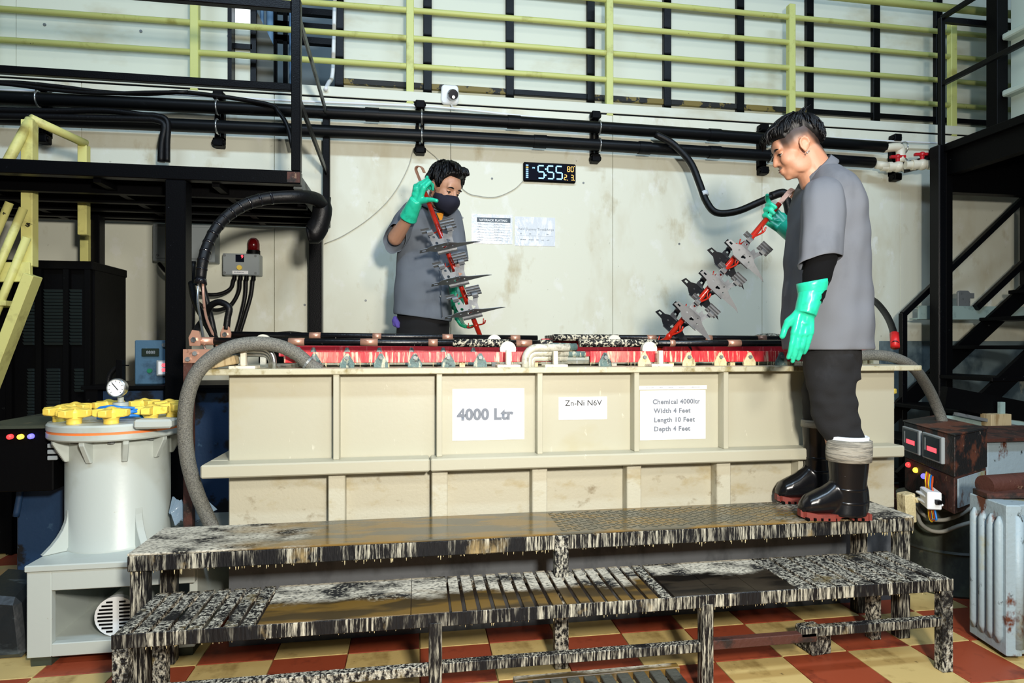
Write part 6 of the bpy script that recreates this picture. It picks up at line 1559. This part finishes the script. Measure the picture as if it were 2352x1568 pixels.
sm = so2.modifiers.new('sub', 'SUBSURF'); sm.levels = 1; sm.render_levels = 1
cc_ = PD(1002, 470, D2-.05); nrm = (UP*.85-FW*.3+RT*.25).normalized(); a1 = nrm.cross(FW).normalized(); a2 = nrm.cross(a1).normalized()
MB().loft([ell(cc_-nrm*.02, a1*.085, a2*.085, 32), ell(cc_+nrm*.015, a1*.080, a2*.080, 32), ell(cc_+nrm*.018, a1*.086, a2*.086, 32), ell(cc_-nrm*.018, a1*.112, a2*.110, 32), ell(cc_-nrm*.022, a1*.106, a2*.104, 32)], cap=False).build('collar', M_shirt2, so2, smooth=True)
q = PD(1010, 496, D2-.135); MB().prism([(-.022,.02),(.026,.024),(.008,-.05)], q, RT, UP, FW*.01).build('orange_undershirt', mat('orange_cotton', srgb(226,150,40), .8), p2, bevel=.003)
dv = (el_r-sh_r).normalized(); s1_ = dv.cross(FW).normalized(); s2_ = dv.cross(s1_)
sg_ = 1 if s2_.dot(FW) > 0 else -1
sleeve([(sh_r.lerp(el_r,f), s1_*a, s2_*b+dv*(sg_*.06*max(0,f-.35)/.65)) for f, a, b in ((-.45,.03,.03),(-.2,.066,.066),(.1,.074,.074),(.4,.078,.078),(.65,.076,.076),(1.0,.078,.078),(1.02,.073,.073),(.8,.068,.068))], so2, M_shirt2)
dv = (el_l-sh_l).normalized(); s1_ = dv.cross(FW).normalized(); s2_ = dv.cross(s1_)
sleeve([(sh_l.lerp(el_l,f), s1_*a, s2_*b) for f, a, b in ((-.3,.03,.03),(-.1,.066,.066),(.2,.074,.074),(.5,.075,.075),(.85,.074,.074),(.87,.068,.068),(.7,.06,.06))], so2, M_shirt2)
for v in (560, 620, 680):
    c = PD(1009+(v-560)*.03, v, D2-.122); MB().cyl(c, c-FW*.004, .006, n=10).build('button', M_dull, so2)
MB().tube([PD(1005,500,D2-.128), PD(1008,560,D2-.136), PD(1012,640,D2-.136), PD(1016,728,D2-.134)], .003, 6).build('placket_edge', M_shirt2, so2, smooth=True)
# gloves
g = MB(); wv = PD(955, 466, 3.735); dd = (PD(967,418,3.70)-wv).normalized()
hand(g, wv, dd, FW*.8+RT*.55, RT, [(.75,1.25,.8),(.8,1.3,.9),(.85,1.3,.9),(.9,1.3,.9)], [(.75,.35,.1),(.9,.25,.1),(1,.1,.1)], 1.18, .0)
for k_, (fa, fb) in enumerate(((.020,.034),(.045,.040),(.068,.040))): g.ball(wv+dd*fa*1.2, (fb,.022,.03), 12, 8)
cuff(g, wv+dd*.02, PD(937,502,3.80), .042, .057)
# finger that stays raised behind the hook
mk = PD(973,432,3.72); g.cap(mk, PD(981,407,3.74), .0125, .0115)
gl = fuse(g, 'glove', M_glove, p2, .0042, 3, disp=lambda p, n: p+n*.002*noise.noise(p*34))
g = MB(); wv = PD(1050, 700, D2-.16); dd = (PD(1056,752,3.86)-wv).normalized()
hand(g, wv, dd, RT*.9-FW*.3, -FW, [(.45,.5,.4),(.6,.6,.4),(.5,.6,.4),(.35,.5,.3)], [(.4,.6,.7),(.2,.5,.8),(.1,.3,1)], 1.1, .05)
cuff(g, wv+dd*.02, PD(1050,650,D2-.08), .042, .056)
fuse(g, 'glove', M_glove_shade, p2, .0045, 3)
# trousers and boots
t2 = MB(); c = PD(972, 730, D2+.03)
t2.loft([ell(V((c.x,c.y,z)), RT*a, FW*b, 32) for z, a, b in ((1.46,.17,.115),(1.36,.175,.12),(1.26,.18,.125),(1.18,.175,.12))])
for q in ft: t2.loft([ell(V((q.x,q.y,z)), RT*r, FW*r*1.1, 24) for z, r in ((1.28,.095),(1.1,.088),(.95,.075),(.82,.072),(.74,.074))])
fuse(t2, 'trousers', mat('deep_black_trousers', (.003,.003,.004), .9), p2, .009, 2, disp=wrinkle(.005))
for q in ft:
    b = MB(); b.loft([ell(V((q.x,q.y,z)), RT*r, FW*r, 20) for z, r in ((.90,.062),(.8,.06),(.72,.052),(.66,.05))]); b.ball(V((q.x,q.y,.675))-FW*.06+RT*.03, (.05,.11,.045)); b.ball(V((q.x,q.y,.67)), (.05,.06,.045))
    fuse(b, 'rubber_boot', M_boot, p2, .008, 3)
q = PD(908, 738, D2-.03); mb = MB(); mb.ball(q, (.022,.02,.035)); mb.ball(q+V((.015,-.01,-.02)), (.018,.016,.028)); fuse(mb, 'rag', mat('violet_cloth', srgb(84,70,150), .9), p2, .006, 1, disp=lambda p, n: p+n*.006*noise.noise(p*60))
